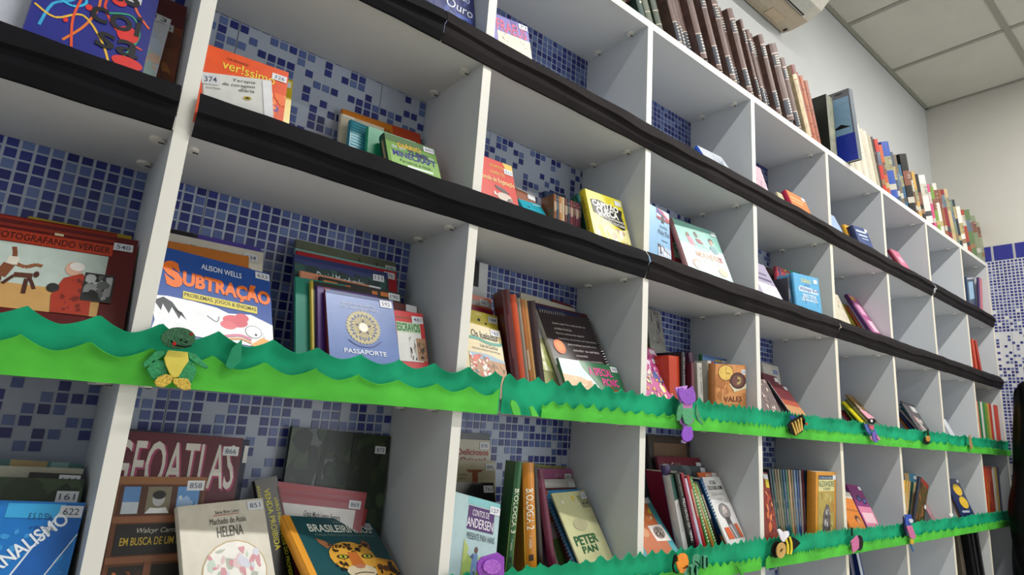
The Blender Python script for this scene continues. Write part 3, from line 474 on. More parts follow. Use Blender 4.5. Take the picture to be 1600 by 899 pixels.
['book','pink and purple spine beside the framed blue picture book',None,[3.0257,0.033,1.9124,-0.0001,-0.0546,0.0099,0.0404,0.2244,0.012],'c05a70','4a3a68','soft',0,[]],
['book','red school comic with yellow lettering and a grey bat creature',None,[0.0032,0.02,1.6154,-0.0043,0.3228,-0.0164,0.1111,0.1496,0.01],'c8382c',None,'soft',1,[('T','UM AMOR DE',0.4943,0.0789,0.7833,0.1315,'d8b838',0,0,0),('T','LAUREN TIO',0.4799,0.1842,0.7977,0.2368,'e0c060',0,0,0),('T','Escola de Enganação',0.2776,0.2894,0.9783,0.3815,'ecd890',0,0.01,0),('P',[(0.7833,0),(1,0),(1,0.1052),(0.8555,0.1184)],'d8b048'),('P',[(0.5305,0.4078),(0.7111,0.4341),(0.8555,0.4867),(0.7111,0.4999),(0.6388,0.4736),(0.5666,0.4604)],'4a4444'),('E',0.7111,0.5656,0.1589,0.0658,'c8b8ac'),('X',0.4943,0.513,0.9639,1,['8a7c74','e0d8d0','5a504c'],26,81,0.03),('K',0.8555,0.0921,0.9856,0.1776,'511')]],
['book','brown and white book with red title lines behind the teal one',None,[0.1585,0.0717,1.6175,0.0349,0.3235,0.0418,0.0531,0.1348,0.01],'8a4a2c',None,'soft',1,[('R',0,0,1,0.0263,'c8c8c4'),('K',0.66,0.035,0.98,0.0963,'')]],
['book','small turquoise book leaning beside the red school comic',None,[0.1693,0.0299,1.6178,0.0148,0.5938,-0.1188,0.0626,0.114,0.01],'22a0b4',None,'soft',1,[('E',0.3,0.1655,0.06,0.0142,'0c3c50'),('R',0.6,0.0473,0.95,0.0662,'d8e8e8')]],
['book','thick navy hardback in the middle of the pocket book row',None,[0.2723,0.1009,1.6134,0.1313,0.1004,-0.193,0.07,0.1502,0.012],'152c54',None,'hard',1,[]],
['book','slim paperback spine, first right of the thick navy hardback','slim paperbacks beside the yellow comic book',[0.2292,0.0605,1.6133,-0.001,0.0283,-0.0578,0.008,0.122,0.0377],'7a4a28',None,'soft',0,[('R',0.2,0.1275,0.8,0.2976,'d0c4a8')]],
['book','slim paperback spine, second right of the thick navy hardback','slim paperbacks beside the yellow comic book',[0.2396,0.0639,1.6131,-0.0005,0.025,-0.0578,0.008,0.1229,0.0377],'28405a',None,'soft',0,[('R',0.1,0.0623,0.9,0.083,'c8b890'),('R',0.1,0.1245,0.9,0.2491,'a89878')]],
['book','slim paperback spine, third right of the thick navy hardback','slim paperbacks beside the yellow comic book',[0.2469,0.0635,1.6131,-0.0003,0.0238,-0.0578,0.008,0.1228,0.0377],'a87038',None,'soft',0,[('R',0.2,0.1247,0.8,0.291,'d0c4a8')]],
['book','slim paperback spine, fourth right of the thick navy hardback','slim paperbacks beside the yellow comic book',[0.2542,0.0632,1.6131,-0.0002,0.0225,-0.0578,0.008,0.1227,0.0377],'b8a080',None,'soft',0,[('R',0.1,0.0625,0.9,0.0833,'c8b890'),('R',0.1,0.1249,0.9,0.2498,'a89878')]],
['book','slim paperback spine, fifth right of the thick navy hardback','slim paperbacks beside the yellow comic book',[0.2616,0.0628,1.613,0,0.0214,-0.0578,0.008,0.1226,0.0377],'5a2c28',None,'soft',0,[('R',0.2,0.1251,0.8,0.2919,'d0c4a8')]],
['book','slim paperback spine, sixth right of the thick navy hardback','slim paperbacks beside the yellow comic book',[0.269,0.0624,1.613,0.0002,0.0202,-0.0579,0.008,0.1224,0.0377],'1e2838',None,'soft',0,[('R',0.1,0.0626,0.9,0.0835,'c8b890'),('R',0.1,0.1253,0.9,0.2506,'a89878')]],
['book','slim paperback spine, seventh right of the thick navy hardback','slim paperbacks beside the yellow comic book',[0.2765,0.062,1.6129,0.0004,0.0191,-0.0579,0.008,0.1223,0.0377],'6a2a30',None,'soft',0,[('R',0.2,0.1255,0.8,0.2928,'d0c4a8')]],
['book','slim paperback spine, eighth right of the thick navy hardback','slim paperbacks beside the yellow comic book',[0.2841,0.0616,1.6129,0.0005,0.018,-0.0579,0.008,0.1222,0.0377],'4a1c24',None,'soft',0,[('R',0.1,0.0628,0.9,0.0838,'c8b890'),('R',0.1,0.1257,0.9,0.2513,'a89878')]],
['book','slim paperback spine, ninth right of the thick navy hardback','slim paperbacks beside the yellow comic book',[0.2917,0.0612,1.6128,0.0007,0.0169,-0.058,0.008,0.1221,0.0377],'5a1e30',None,'soft',0,[('R',0.2,0.1259,0.8,0.2937,'d0c4a8')]],
['book','slim paperback spine, tenth right of the thick navy hardback','slim paperbacks beside the yellow comic book',[0.2994,0.0608,1.6128,0.0009,0.0159,-0.0581,0.008,0.122,0.0377],'3a1428',None,'soft',0,[('R',0.1,0.063,0.9,0.084,'c8b890'),('R',0.1,0.1261,0.9,0.2521,'a89878')]],
['book','dark green paperback third behind the yellow comic book',None,[0.3252,0.0448,1.6156,0.0113,0.3424,-0.0592,0.1,0.1622,0.01],'1c5a3a',None,'soft',0,[]],
['book','teal green paperback second behind the yellow comic book',None,[0.3269,0.0348,1.615,0.0103,0.3514,-0.0498,0.1043,0.1687,0.008],'1f6a68',None,'soft',0,[]],
['book','yellow comic book with puffy white and black title lettering',None,[0.3108,0.0149,1.6169,-0.0134,0.2661,-0.0442,0.1142,0.159,0.018],'d8cc2e','c0b020','soft',1,[('P',[(0.08,0.1423),(0.3,0.1139),(0.95,0.1851),(0.9,0.2847),(0.95,0.4413),(0.9,0.5125),(0.5,0.427),(0.1,0.3416)],'141414'),('T','CAPITÃO',0.12,0.121,0.84,0.2349,'f2f0e8',-1,0.07,0),('T','CUECA',0.2,0.2349,0.8,0.3488,'f2f0e8',-1,0.07,0),('T','AUMENTE QUADRINHOS',0.14,0.3559,0.94,0.3986,'f2f0e8',-3,0.03,0),('T','AS GRANDES LOUCURAS',0.16,0.4128,0.94,0.4555,'f2f0e8',-3,0.03,0),('P',[(0.05,0.5694),(0.4,0.5125),(0.7,0.5409),(1,0.4698),(1,0.7117),(0,0.7117)],'eae4a0'),('X',0.1,0.5125,0.9,1,['f0ece0','d85a4a','e8d850','c8a890'],22,86,0.07),('K',0.74,0.0356,0.96,0.1352,''),('SP',[('T','CAPITÃO CUECA',0.25,0.1068,0.75,0.605,'3a3410',-90,0,0)])]],
['book','pale blue novel with red and blue flag corner and leaping whale',None,[0.4511,0.02,1.6212,0.0091,0.1213,0.0725,0.1087,0.1717,0.01],'88b4d8',None,'soft',1,[('R',0.562,0,1,0.126,'c8c8d4'),('P',[(0.562,0),(0.781,0.0148),(0.9562,0.126),(0.562,0.0741)],'44388a'),('W',[(0.6496,0),(1,0.1186)],0.006,'c83848'),('R',0.562,0.1186,1,0.1631,'8a2a3a'),('R',0.7153,0.0741,0.8029,0.2001,'1c1c24'),('T','Herman Melville',0.6496,0.2372,0.9124,0.2817,'24344c',0,0,0),('T','Moby Dick',0.5839,0.3113,0.9912,0.4077,'1e2c44',0,0,0.2),('R',0.6934,0.4596,0.9124,0.4707,'4a6a8a'),('R',0.562,0.556,1,1,'b8c4d4'),('X',0.562,0.5337,1,1,['d8e0e8','8a9ab0','5a5868','a8b8c8'],30,91,0.05),('W',[(0.6934,0.5485),(0.8248,0.6079),(0.9562,0.6375)],0.002,'5a3c4c')]],
['book','narrow red and green book wedged behind the mint women book',None,[0.6523,0.0698,1.6135,-0.0074,0.1343,-0.0153,0.0593,0.1767,0.01],'a82a34',None,'soft',1,[('R',0,0.2597,1,0.4906,'b8c0a0'),('T','QR',0,0.2886,0.6,0.3925,'1c6a40',0,0.03,0)]],
['book','mint green book with small portraits of women and pale red title',None,[0.6403,0.0148,1.617,-0.0685,0.3515,-0.0157,0.1709,0.1987,0.014],'7fb8ac','c08a8a','hard',1,[('R',0,0.3428,1,1,'bfdcd8'),('E',0.24,0.2057,0.04,0.0457,'3a2424'),('P',[(0.2,0.2285),(0.3,0.2285),(0.36,0.3504),(0.24,0.3504)],'c86a80'),('E',0.23,0.1981,0.025,0.0305,'7a4a3a'),('E',0.44,0.1524,0.04,0.0381,'3c3a38'),('E',0.45,0.1752,0.03,0.0305,'5a3a34'),('P',[(0.4,0.2285),(0.5,0.2209),(0.58,0.2895),(0.44,0.2895)],'8a2c3c'),('E',0.78,0.1904,0.055,0.0381,'241c1c'),('E',0.78,0.2209,0.035,0.0381,'c88a78'),('P',[(0.72,0.2819),(0.84,0.2819),(0.88,0.3809),(0.76,0.3961),(0.7,0.3199)],'5a8a94'),('T','50 BRASILEIRAS',0.3,0.3199,0.68,0.3961,'a8d0c8',0,0,0),('T','MULHERES',0.3,0.4266,0.9,0.518,'e8a890',0,0.02,0),('T','X',0.82,0.4342,0.92,0.5104,'a02c50',0,0.05,0),('T','INCRÍVEIS',0.42,0.5332,0.84,0.5942,'e8d8d0',0,0,0),('E',0.24,0.6399,0.1,0.0762,'c89a8a'),('E',0.25,0.6551,0.07,0.0533,'eee4de'),('E',0.82,0.6704,0.1,0.0609,'e8b89a'),('X',0.1,0.0152,0.95,0.1904,['3a6a60','c85a6a'],14,93,0.008),('K',0.85,0.0229,0.98,0.0762,'')]],
['book','white framed black panel book standing high behind the red books',None,[0.0283,0.14,1.309,-0.0005,0.0835,0.0208,0.11,0.278,0.01],'c8ccd0',None,'soft',1,[('R',0,0,0.8,0.1915,'101214')]],
['book','orange book with white sticker second behind the cream epic poem book',None,[0.0012,0.0901,1.308,-0.003,0.1748,0,0.1292,0.2005,0.012],'c0552a',None,'soft',1,[('R',0.6,0.0516,1,0.1032,'a8a0a0'),('K',0.78,0.0295,0.94,0.0959,'561')]],
['book','maroon book between the orange and yellow books',None,[0.0011,0.0671,1.3127,0.0118,0.2356,0.0345,0.1193,0.1744,0.012],'7c1c34',None,'soft',1,[]],
['book','pale yellow book with cartoon eyes and white sticker',None,[0.0011,0.0502,1.3141,0.0129,0.2686,0.0448,0.1171,0.1637,0.012],'c8b848',None,'soft',1,[('E',0.6197,0.1023,0.0272,0.0183,'2a2018'),('E',0.7555,0.1315,0.0217,0.0146,'2a2018'),('R',0.5654,0.0292,0.6741,0.0438,'e0d890'),('K',0.8153,0.0292,0.9837,0.1388,'164')]],
['book','sand coloured epic poem book with teal wave line and battle drawing',None,[0.0014,0.0181,1.3166,0.0415,0.4021,0.067,0.11,0.1382,0.01],'b9a878',None,'soft',1,[('T','Os lusíadas',0.3714,0.0848,0.9143,0.1909,'1c1812',0,0.03,0),('W',[(0.3214,0.2121),(0.5,0.205),(0.6429,0.2333),(0.8214,0.2404),(1,0.2192)],0.006,'2a8a78'),('T','Luís de Camões',0.5357,0.2687,0.8929,0.3182,'1c1812',0,0,0),('T','adaptação de Edson Rocha Braga',0.3571,0.3394,0.9286,0.3747,'3a3428',0,0,0),('P',[(0.2857,0.4242),(0.6429,0.4101),(1,0.4666),(1,0.5303),(0.2857,0.5303)],'8aa4b8'),('R',0.2857,0.4949,1,1,'a87850'),('X',0.2857,0.4384,0.6786,1,['e8e4e0','b83a2c','d8d4d0','5a5450','c85a48'],70,96,0.035),('X',0.6429,0.5303,1,1,['8a5a34','c08a58','6a4428'],30,97,0.04),('K',0.7714,0.0212,0.9714,0.0919,'163')]],
['book','tall dark maroon hardback spine, leftmost of the tall stack beside the epic poem book',None,[0.1446,0.0501,1.3066,-0.3141,0.014,-0.1889,0.0157,0.2085,0.05],'4a1218',None,'soft',1,[('R',0.3,0.2283,0.7,0.6087,'5c2226')]],
['book','bright orange spine in the tall middle stack of the second column',None,[0.1578,0.0501,1.3065,-0.3141,0.0123,-0.1874,0.0166,0.2013,0.05],'b8431c',None,'soft',1,[]],
['book','dark green spine in the tall middle stack of the second column',None,[0.1726,0.0501,1.3064,-0.314,0.0093,-0.1849,0.0047,0.2016,0.05],'2c6a50',None,'soft',1,[]],
['book','grey beige spine in the tall middle stack of the second column',None,[0.1782,0.0501,1.3065,-0.3141,0.0117,-0.1871,0.0071,0.199,0.05],'8a8074',None,'soft',1,[]],
['book','rust brown spine in the tall middle stack of the second column',None,[0.1859,0.0501,1.3066,-0.3141,0.0132,-0.1885,0.0081,0.198,0.05],'a2622c',None,'soft',1,[('R',0.3,0.4857,0.7,0.6725,'b8a890')]],
['book','tan spine in the tall middle stack of the second column',None,[0.1949,0.0501,1.3067,-0.3141,0.0153,-0.1903,0.0081,0.1984,0.05],'b0844a',None,'soft',1,[('R',0.2,0.0748,0.8,0.4115,'b86a30')]],
['book','blackish brown spine in the tall middle stack of the second column',None,[0.2027,0.0501,1.3067,-0.3141,0.0153,-0.1904,0.019,0.1974,0.05],'2a1214',None,'soft',1,[]],
['book','pale cream folder edge behind the planet notebook',None,[0.2258,0.14,1.3146,-0.0063,0.1163,0.0502,0.1607,0.2313,0.006],'b9b3a4',None,'soft',1,[]],
['book','small wine red book peeking over the cream folder',None,[0.3214,0.1552,1.3106,0.0219,0.0831,0.0676,0.0603,0.2399,0.008],'5e1a24',None,'soft',1,[]],
['book','dark maroon hardback just behind the planet notebook',None,[0.2403,0.085,1.3095,-0.0238,0.3052,0.0073,0.1757,0.2267,0.008],'4a1620',None,'soft',1,[]],
['book','dark blue book behind the planet notebook',None,[0.2437,0.067,1.3088,-0.0084,0.3455,0.0068,0.1419,0.2239,0.006],'1c2250',None,'soft',1,[]],
['book','book with white and pale lime cover leaning left of the planet notebook',None,[0.2181,0.0361,1.3107,0.0265,0.4484,0.0243,0.1,0.1881,0.006],'b9bb86','1c2a6a','soft',1,[('R',0,0,1,0.2219,'c8ccd0'),('X',0,0.2219,0.6,1,['a8b05a','c0c480','98a84a'],30,98,0.06)]],
['notebook','black spiral notebook with white text lines and an orange planet',None,[0.2587,0.019,1.3105,0.0268,0.4832,-0.0569,0.1631,0.2179,0.01],'2a1c20','c8c4bc','soft',1,[('R',0,0.5887,1,1,'4a1c28'),('T','Quando o João Vitor viu pela primeira vez',0.2,0.1177,0.82,0.1452,'cfc8c4',0,0,0),('T','no infinito. Era de dia.',0.2,0.1743,0.52,0.2017,'cfc8c4',0,0,0),('T','Mas foi conhecendo alguém',0.2,0.2308,0.72,0.2582,'cfc8c4',0,0,0),('T','Comentários, em primeiro, com vista a leitura',0.2,0.2873,0.92,0.3148,'cfc8c4',0,0,0),('T','gente maravilhosa, que também amava',0.34,0.3438,0.89,0.3713,'cfc8c4',0,0,0),('T','estudar na certeza',0.4,0.4003,0.9,0.4278,'cfc8c4',0,0,0),('T','com uma estrela.',0.42,0.4568,0.64,0.4843,'cfc8c4',0,0,0),('T','Nesta história a turma aprende o',0.42,0.5133,0.9,0.5408,'cfc8c4',0,0,0),('T','importância da igualdade. Conhecer as',0.42,0.5699,0.94,0.5973,'cfc8c4',0,0,0),('T','lutas que mudam a sociedade de um',0.4,0.6264,0.96,0.6538,'cfc8c4',0,0,0),('T','amanhã a outro, da lei responsabilidade para',0.36,0.6829,0.98,0.7104,'cfc8c4',0,0,0),('E',0.17,0.3925,0.1,0.0785,'d8703a'),('E',0.18,0.3846,0.07,0.0549,'e88a50'),('COIL','R'),('COILTOP',0.05,0.55)]],
['book','low landscape picnic book with pink title on a green bush',None,[0.2477,0.006,1.3084,0.0422,0.431,-0.0184,0.1775,0.1026,0.006],'2c6a44',None,'soft',1,[('P',[(0,0),(0.33,0),(0.36,0.1633),(0.45,0.3266),(0.55,0.5443),(0,0.5443)],'c8d8dc'),('P',[(0,0.3266),(0.3,0.3592),(0.5,0.4899),(0.5,0.5443),(0,0.5443)],'dcb088'),('X',0.05,0.381,0.45,1,['c8a078','e0c0a0'],14,99,0.04),('T','A SPECIAL',0.45,0.1089,0.86,0.283,'d8488e',0,0.06,0),('T','PICNIC',0.64,0.3266,0.92,0.4899,'d8488e',0,0.06,0),('X',0.7,0.4681,1,1,['b87840','d8a060','7a4a28'],12,100,0.03),('K',0.85,0.0327,0.98,0.1959,'363')]],
['book','black hardcover furthest back above the cream cookbook',None,[0.0419,0.1783,1.0037,-0.0162,0.055,0,0.1585,0.2453,0.004],'18181a',None,'soft',1,[]],
['book','cream cookbook with red title about oriental dishes',None,[0.0204,0.1541,1.0043,-0.0437,0.1432,0,0.1736,0.2345,0.0059],'bdb5a2',None,'soft',1,[('K',0.872,0.02,0.976,0.0799,'878'),('T','Deliciosos',0.56,0.0749,0.972,0.1248,'a82a20',0,0.04,0),('T','Oriental',0.6,0.1398,0.928,0.1948,'a82a20',0,0.04,0)]],
['book','beige book with a brown capital letter T',None,[0.0176,0.1376,1.005,-0.0637,0.1757,0,0.1767,0.1974,0.0084],'b4ab90',None,'soft',1,[('P',[(0.6191,0.088),(0.8458,0.088),(0.8095,0.1125),(0.7733,0.1125),(0.7733,0.3913),(0.7007,0.3913),(0.7007,0.1125),(0.6554,0.1125)],'8a4a2c'),('T','CADERNO',0.5374,0.1272,0.6372,0.1467,'38342c',0,0,0),('T','PRETO',0.5374,0.1614,0.6191,0.181,'38342c',0,0,0),('K',0.8821,0.0293,0.9909,0.137,'845')]],
['book','black book with white sticker behind the fairy tale book',None,[0.0054,0.0988,1.0075,-0.1121,0.3425,0,0.1661,0.1638,0.012],'1c1b1f',None,'soft',1,[('K',0.859,0.0368,0.9849,0.184,'761')]],
['book','pale blue fairy tale book with purple title plate and a boy in a green field',None,[0.0011,0.0149,1.0276,0.01,0.2731,0.234,0.0958,0.1392,0.01],'a4bcc0',None,'soft',1,[('R',0.3083,0,1,0.087,'7ab4b8'),('R',0.329,0.1044,0.8893,0.3655,'47225e'),('T','CONTOS DE',0.419,0.1392,0.7787,0.2089,'d8d4dc',0,0,0),('T','ANDERSEN',0.3221,0.235,0.8755,0.3394,'e0dce4',0,0.01,0),('T','PRESENTE PARA HANS',0.3498,0.4003,0.9308,0.47,'303a44',0,0,0),('P',[(0.3083,0.6092),(0.5158,0.6614),(0.7233,0.6266),(1,0.6962),(1,0.8703),(0.3083,0.8703)],'8fa858'),('P',[(0.3083,0.4787),(0.4121,0.5657),(0.3775,0.6962),(0.3083,0.7398)],'a8b868'),('E',0.5711,0.5744,0.0346,0.0348,'5a3a2a'),('P',[(0.502,0.6266),(0.5988,0.6092),(0.6265,0.6962),(0.585,0.8529),(0.4881,0.8529)],'5a7aa8'),('P',[(0.4466,0.6614),(0.5158,0.6092),(0.5296,0.6788)],'3a4a78'),('E',0.668,0.7485,0.0623,0.0783,'7a5a3a'),('X',0.4466,0.7485,0.8617,1,['5a6a38','b8b878','4a4a30'],24,102,0.03),('K',0.8755,0.0522,1,0.1741,'127')]],
['book','textbook spine shading dark green to olive, left of the orange one',None,[0.1356,0.035,1.0049,-0.3142,0.0167,0.043,0.0123,0.2032,0.05],'2a5a34',None,'soft',1,[('R',0,0.4613,1,1,'8a9430'),('R',0,0.2935,1,0.4613,'4a7a34'),('T','BIOLOGIA 3',0.2,0.2181,0.85,0.5703,'d8dcc0',-90,0.03,0),('T','1ª edição',0.3,0.6206,0.6,0.7045,'d8dcc0',-90,0,0),('R',0.3,0.7548,0.7,0.7967,'18301c')]],
['book','textbook spine shading orange to yellow, numbered two',None,[0.1832,0.035,1.0043,-0.3142,0.0165,-0.0916,0.0218,0.2018,0.05],'c07a1c',None,'soft',1,[('R',0,0.3759,1,1,'d0a824'),('T','BIOLOGIA 2',0.2,0.2172,0.85,0.5514,'e8e4d0',-90,0.03,0),('T','1ª edição',0.3,0.6015,0.6,0.7017,'e8e4d0',-90,0,0),('R',0.3,0.7519,0.7,0.802,'3a2410')]],
['book','very dark brown spine squeezed right of the orange textbook',None,[0.2109,0.035,1.0043,-0.3142,0.0166,-0.1273,0.0133,0.1961,0.05],'241a14',None,'soft',1,[]],
['book','wine red spine right of the orange textbook',None,[0.2418,0.035,1.0043,-0.3142,0.0166,-0.2135,0.0152,0.1941,0.05],'5a1430',None,'soft',1,[('R',0.2,0.0826,0.8,0.1653,'7a3a58')]],
['book','pale yellow green book edge behind the textbooks',None,[0.3111,0.1706,1.0087,0.0072,0.105,0.0489,0.0982,0.185,0.004],'8a8a50',None,'soft',1,[]],
['book','dusty pink book with wine red edge behind the white booklet',None,[0.3372,0.1402,1.0047,0.0665,0.2103,0,0.094,0.1835,0.0059],'a05a80','5a1430','soft',1,[('T','VERÃO',0.4,0.049,0.62,0.0979,'c898b0',0,0,0),('E',0.55,0.1175,0.03,0.0294,'7a3028'),('R',0.35,0.1567,1,0.1763,'6a2c2c'),('K',0.8,0.0588,0.95,0.1371,'001')]],
['book','white booklet with orange stripe and green landscape strip',None,[0.3099,0.0839,1.0084,0.1296,0.4401,0.0138,0.122,0.1731,0.008],'c2beb8',None,'soft',1,[('R',0,0.4049,0.4,0.4949,'d8962a'),('R',0,0.5579,0.4,0.6479,'c8c4c0'),('R',0,0.6749,0.4,1,'6a8a4a'),('K',0.8,0.036,0.97,0.108,'')]],
['book','thin dark red booklet between the white and blue spiral booklets',None,[0.3205,0.056,1.0085,0.1521,0.5227,0.0115,0.1032,0.1637,0.008],'4a1418',None,'soft',1,[]],
['notebook','sky blue spiral booklet behind the cream storybook',None,[0.3128,0.03,1.0072,0.1809,0.5953,0.0038,0.1201,0.1691,0.006],'2c8ac0',None,'soft',1,[('R',0,0,0.06,0.0464,'b84a3a'),('COIL','L')]],
['book','cream storybook with green block title and a grey radio box',None,[0.309,0.012,1.0056,0.2537,0.5436,-0.0018,0.126,0.164,0.004],'c0bf92',None,'soft',1,[('P',[(0.68,0.0582),(0.98,0.0582),(1,0.2181),(0.74,0.2181)],'8a8a68'),('E',0.8,0.1599,0.04,0.0145,'4a4a38'),('E',0.92,0.1599,0.04,0.0145,'4a4a38'),('W',[(0.8,0.0582),(0.84,0.0073)],0.001,'2a2a20'),('P',[(0.5,0.0727),(0.56,0.0436),(0.58,0.0872),(0.54,0.1163)],'d8b828'),('E',0.2,0.1163,0.03,0.0218,'e0e0d8'),('T','PETER',0.1,0.5234,0.78,0.6325,'1e5a34',0,0.05,0),('T','PAN',0.22,0.647,0.66,0.727,'1e5a34',0,0.05,0),('E',0.45,0.3998,0.2,0.0727,'b0ac88'),('K',0.83,0.0291,0.98,0.1163,'321')]],
['book','curled grey comic sheet standing in the upper left corner of the cell',None,[0.6637,0.1259,1.3066,0.0819,0.1718,-0.0178,0.0698,0.283,0.004],'8d8d88',None,'soft',1,[('X',0.1,0,0.9,0.3187,['5a5c64','a8a8a4','b86a58','3a3a44','787880'],40,111,0.05)]],
['book','lime and black magazine leaning steeply behind the pink comic',None,[0.6951,0.1434,1.3068,-0.1063,0.2264,-0.499,0.1099,0.1826,0.004],'b9b02c',None,'soft',1,[('T','HQ DANCA',0.72,0.034,0.96,0.3737,'18180c',-90,0.03,0),('R',0.3,0.4077,1,1,'d0c85a')]],
['book','magenta and white comic with yellow figures, leftmost in the third column',None,[0.4823,0.02,1.3141,0.015,0.5012,0.0419,0.12,0.1795,0.008],'b84a8a',None,'soft',1,[('X',0.2488,0,1,0.3749,['c83a86','e0dce4','9a2a74','d8c8dc','e86aa4'],60,112,0.045),('X',0.2488,0.3749,1,0.5249,['e8d8d0','c89a80','5a6aa8'],20,113,0.06),('X',0.2488,0.4874,1,1,['e0b83a','d89a2a','f0e0b0','5a3a28'],40,114,0.05),('K',0.7746,0.0225,0.9624,0.09,'')]],
['book','thick red orange book standing at the back beside the black spines',None,[0.594,0.0467,1.3063,0.0007,0.0108,-0.0464,0.0414,0.1424,0.04],'b63a1a',None,'soft',0,[]],
['book','black paperback spine in the third column middle row',None,[0.6312,0.0416,1.3059,-0.0007,0,-0.0349,0.014,0.1552,0.11],'121214',None,'soft',1,[('T','de Mao a Roosevelt',0.3,0.082,0.75,0.581,'a89898',-90,0,0)]],
['book','plum topped dark paperback spine in the third column middle row',None,[0.7493,0.0812,1.3082,-0.0062,0.0651,-0.1496,0.02,0.1677,0.0353],'47203a',None,'soft',1,[('R',0,0,1,0.1392,'6a3050')]],
['book','short maroon paperback spine in the third column middle row',None,[0.6514,0.0288,1.3067,-0.0009,0.007,-0.0443,0.012,0.1309,0.11],'5a1c28',None,'soft',1,[]],
['book','cream with grey lettering paperback spine in the third column middle row',None,[0.6762,0.0288,1.307,-0.0011,0.0097,-0.0518,0.02,0.1335,0.11],'b4b0a6',None,'soft',1,[('T','de Mao a Roosevelt',0.3,0.078,0.75,0.5524,'707070',-90,0,0)]],
['book','light blue book with green edge standing behind the clock book',None,[0.7731,0.0766,1.3064,-0.0018,0.0448,0,0.107,0.1694,0.012],'5a86b4','2a6a3a','soft',1,[('R',0,0,1,0.0415,'3a5a8a'),('R',0.5,0.0415,0.9,0.0692,'b89a3a'),('K',0.82,0.0346,1,0.1384,'536')]],
['book','slim cream spine left of the clock book',None,[0.7297,0.0394,1.3064,0,0.0134,0,0.016,0.1467,0.0377],'b8b4a8',None,'soft',1,[('T','MARCO ANTONIO',0.3,0.1005,0.7,0.5358,'50504c',-90,0,0)]],
['book','dark red spine touching the clock book',None,[0.7491,0.0411,1.3063,0,0.0097,0.0005,0.012,0.1475,0.0377],'7a1e1a',None,'soft',1,[('R',0,0.3347,1,0.5356,'b82a20')]],
['book','tan book with a pale clock face and a round brown cameo',None,[0.7286,0.0201,1.3059,0.0726,-0.0517,-0.0891,0.1525,0.1378,0.018],'b4733a',None,'soft',1,[('X',0,0,1,1,['c08044','a4662e','c88c52'],40,116,0.1),('P',[(0.35,0.1009),(0.95,0.0135),(1,0.5046),(0.6,0.5382)],'c88a50'),('E',0.33,0.148,0.25,0.1413,'7a4a20'),('E',0.33,0.148,0.23,0.1278,'d8b456'),('W',[(0.33,0.0471),(0.33,0.148),(0.47,0.1615)],0.0015,'3a2410'),('E',0.33,0.074,0.01,0.0067,'3a2410'),('E',0.17,0.148,0.01,0.0067,'3a2410'),('E',0.33,0.2422,0.01,0.0067,'3a2410'),('P',[(0.42,0.3364),(1,0.3364),(1,0.4171),(0.6,0.4844)],'cfc8a8'),('E',0.72,0.2826,0.27,0.148,'4a2a20'),('E',0.72,0.2826,0.2,0.1076,'6a4038'),('W',[(0.7,0.2287),(0.8,0.2556),(0.78,0.3095),(0.68,0.3364)],0.006,'a89a5a'),('T','VALES',0.25,0.5584,0.85,0.6526,'6a2010',0,0.02,0),('K',0.8,0.0807,0.98,0.1615,'214')]],
['book','old brown framed book in the back corner with faint capital letters',None,[0.6844,0.149,1.0052,0.0018,0.123,0,0.1688,0.2654,0.014],'3a302a',None,'hard',1,[('R',0.12,0.0698,0.92,0.8973,'6a4f38'),('T','EMBOCLEA',0.2,0.3589,0.9,0.4387,'3c2c20',0,0,0),('E',0.55,0.1994,0.03,0.0199,'4a3828')]],
['book','grey worn hardback leaning in the back left of the third column',None,[0.687,0.1102,1.0067,0.002,0.2717,-0.0383,0.0631,0.2182,0.012],'4a4a46',None,'hard',1,[]],
['book','teal and terracotta book with an oval group photo, lower left of third column',None,[0.4833,0.015,1.0084,0.0213,0.665,-0.0284,0.1293,0.1519,0.008],'4a9aa4',None,'soft',1,[('R',0.175,0.0428,0.8515,1,'b8643a'),('X',0.175,0.0571,0.835,0.3567,['c8b83a','d0c8a8','a8885a','c87a4a'],24,121,0.07),('P',[(0.5462,0.4281),(0.9175,0.4281),(0.9587,0.6778),(0.5875,0.6564)],'ded6d0'),('E',0.7525,0.5422,0.1403,0.0927,'8a7c74'),('X',0.6535,0.4851,0.868,0.6136,['3a302c','b8aca4'],16,122,0.025),('E',0.3812,0.5137,0.1155,0.0713,'c88a60'),('K',0.769,0.0143,0.9587,0.0713,'')]],
['book','large wine red hardback with pale script title',None,[0.6795,0.085,1.0073,0,0.298,0.0051,0.1758,0.2219,0.01],'66162a',None,'hard',1,[('T','Galdino',0.28,0.0646,0.6,0.1383,'d0b8b8',0,0,0.2),('R',0.2,0.1291,0.9,0.1476,'b8a8a8'),('K',0.85,0.0553,0.99,0.1476,'')]],
['book','slate grey book with sticker in front of the wine red hardback',None,[0.6964,0.07,1.0086,0.0026,0.3255,0.0175,0.1544,0.2032,0.008],'4a5256','5a4070','soft',1,[('X',0,0,1,0.4496,['3c4448','5c666a'],30,123,0.1),('K',0.85,0.018,1,0.1079,''),('R',0,0.3597,0.3,0.4496,'1c4a40'),('R',0,0.4496,0.3,1,'c0bebc')]],
['book','purple and yellow illustrated spine right of the wine red hardback',None,[0.641,0.045,1.0038,0,0.0175,-0.2898,0.014,0.2105,0.015],'4a3a68',None,'soft',1,[('X',0,0.0848,1,1,['6a4a98','c8b83a','8a6ab0','38284a'],30,124,0.5)]],
['book','black spine lettered in pale capitals, leaning in the third column bottom row',None,[0.6586,0.03,1.004,-0.0001,0.0176,-0.3408,0.016,0.1983,0.03],'0f1512',None,'soft',1,[('T','PEDAGOGIA DA TERRA',0.25,0.2937,0.75,0.775,'c8ccc8',-90,0.01,0),('T','Moacir Gadotti',0.3,0.0326,0.7,0.2611,'889088',-90,0,0)]],
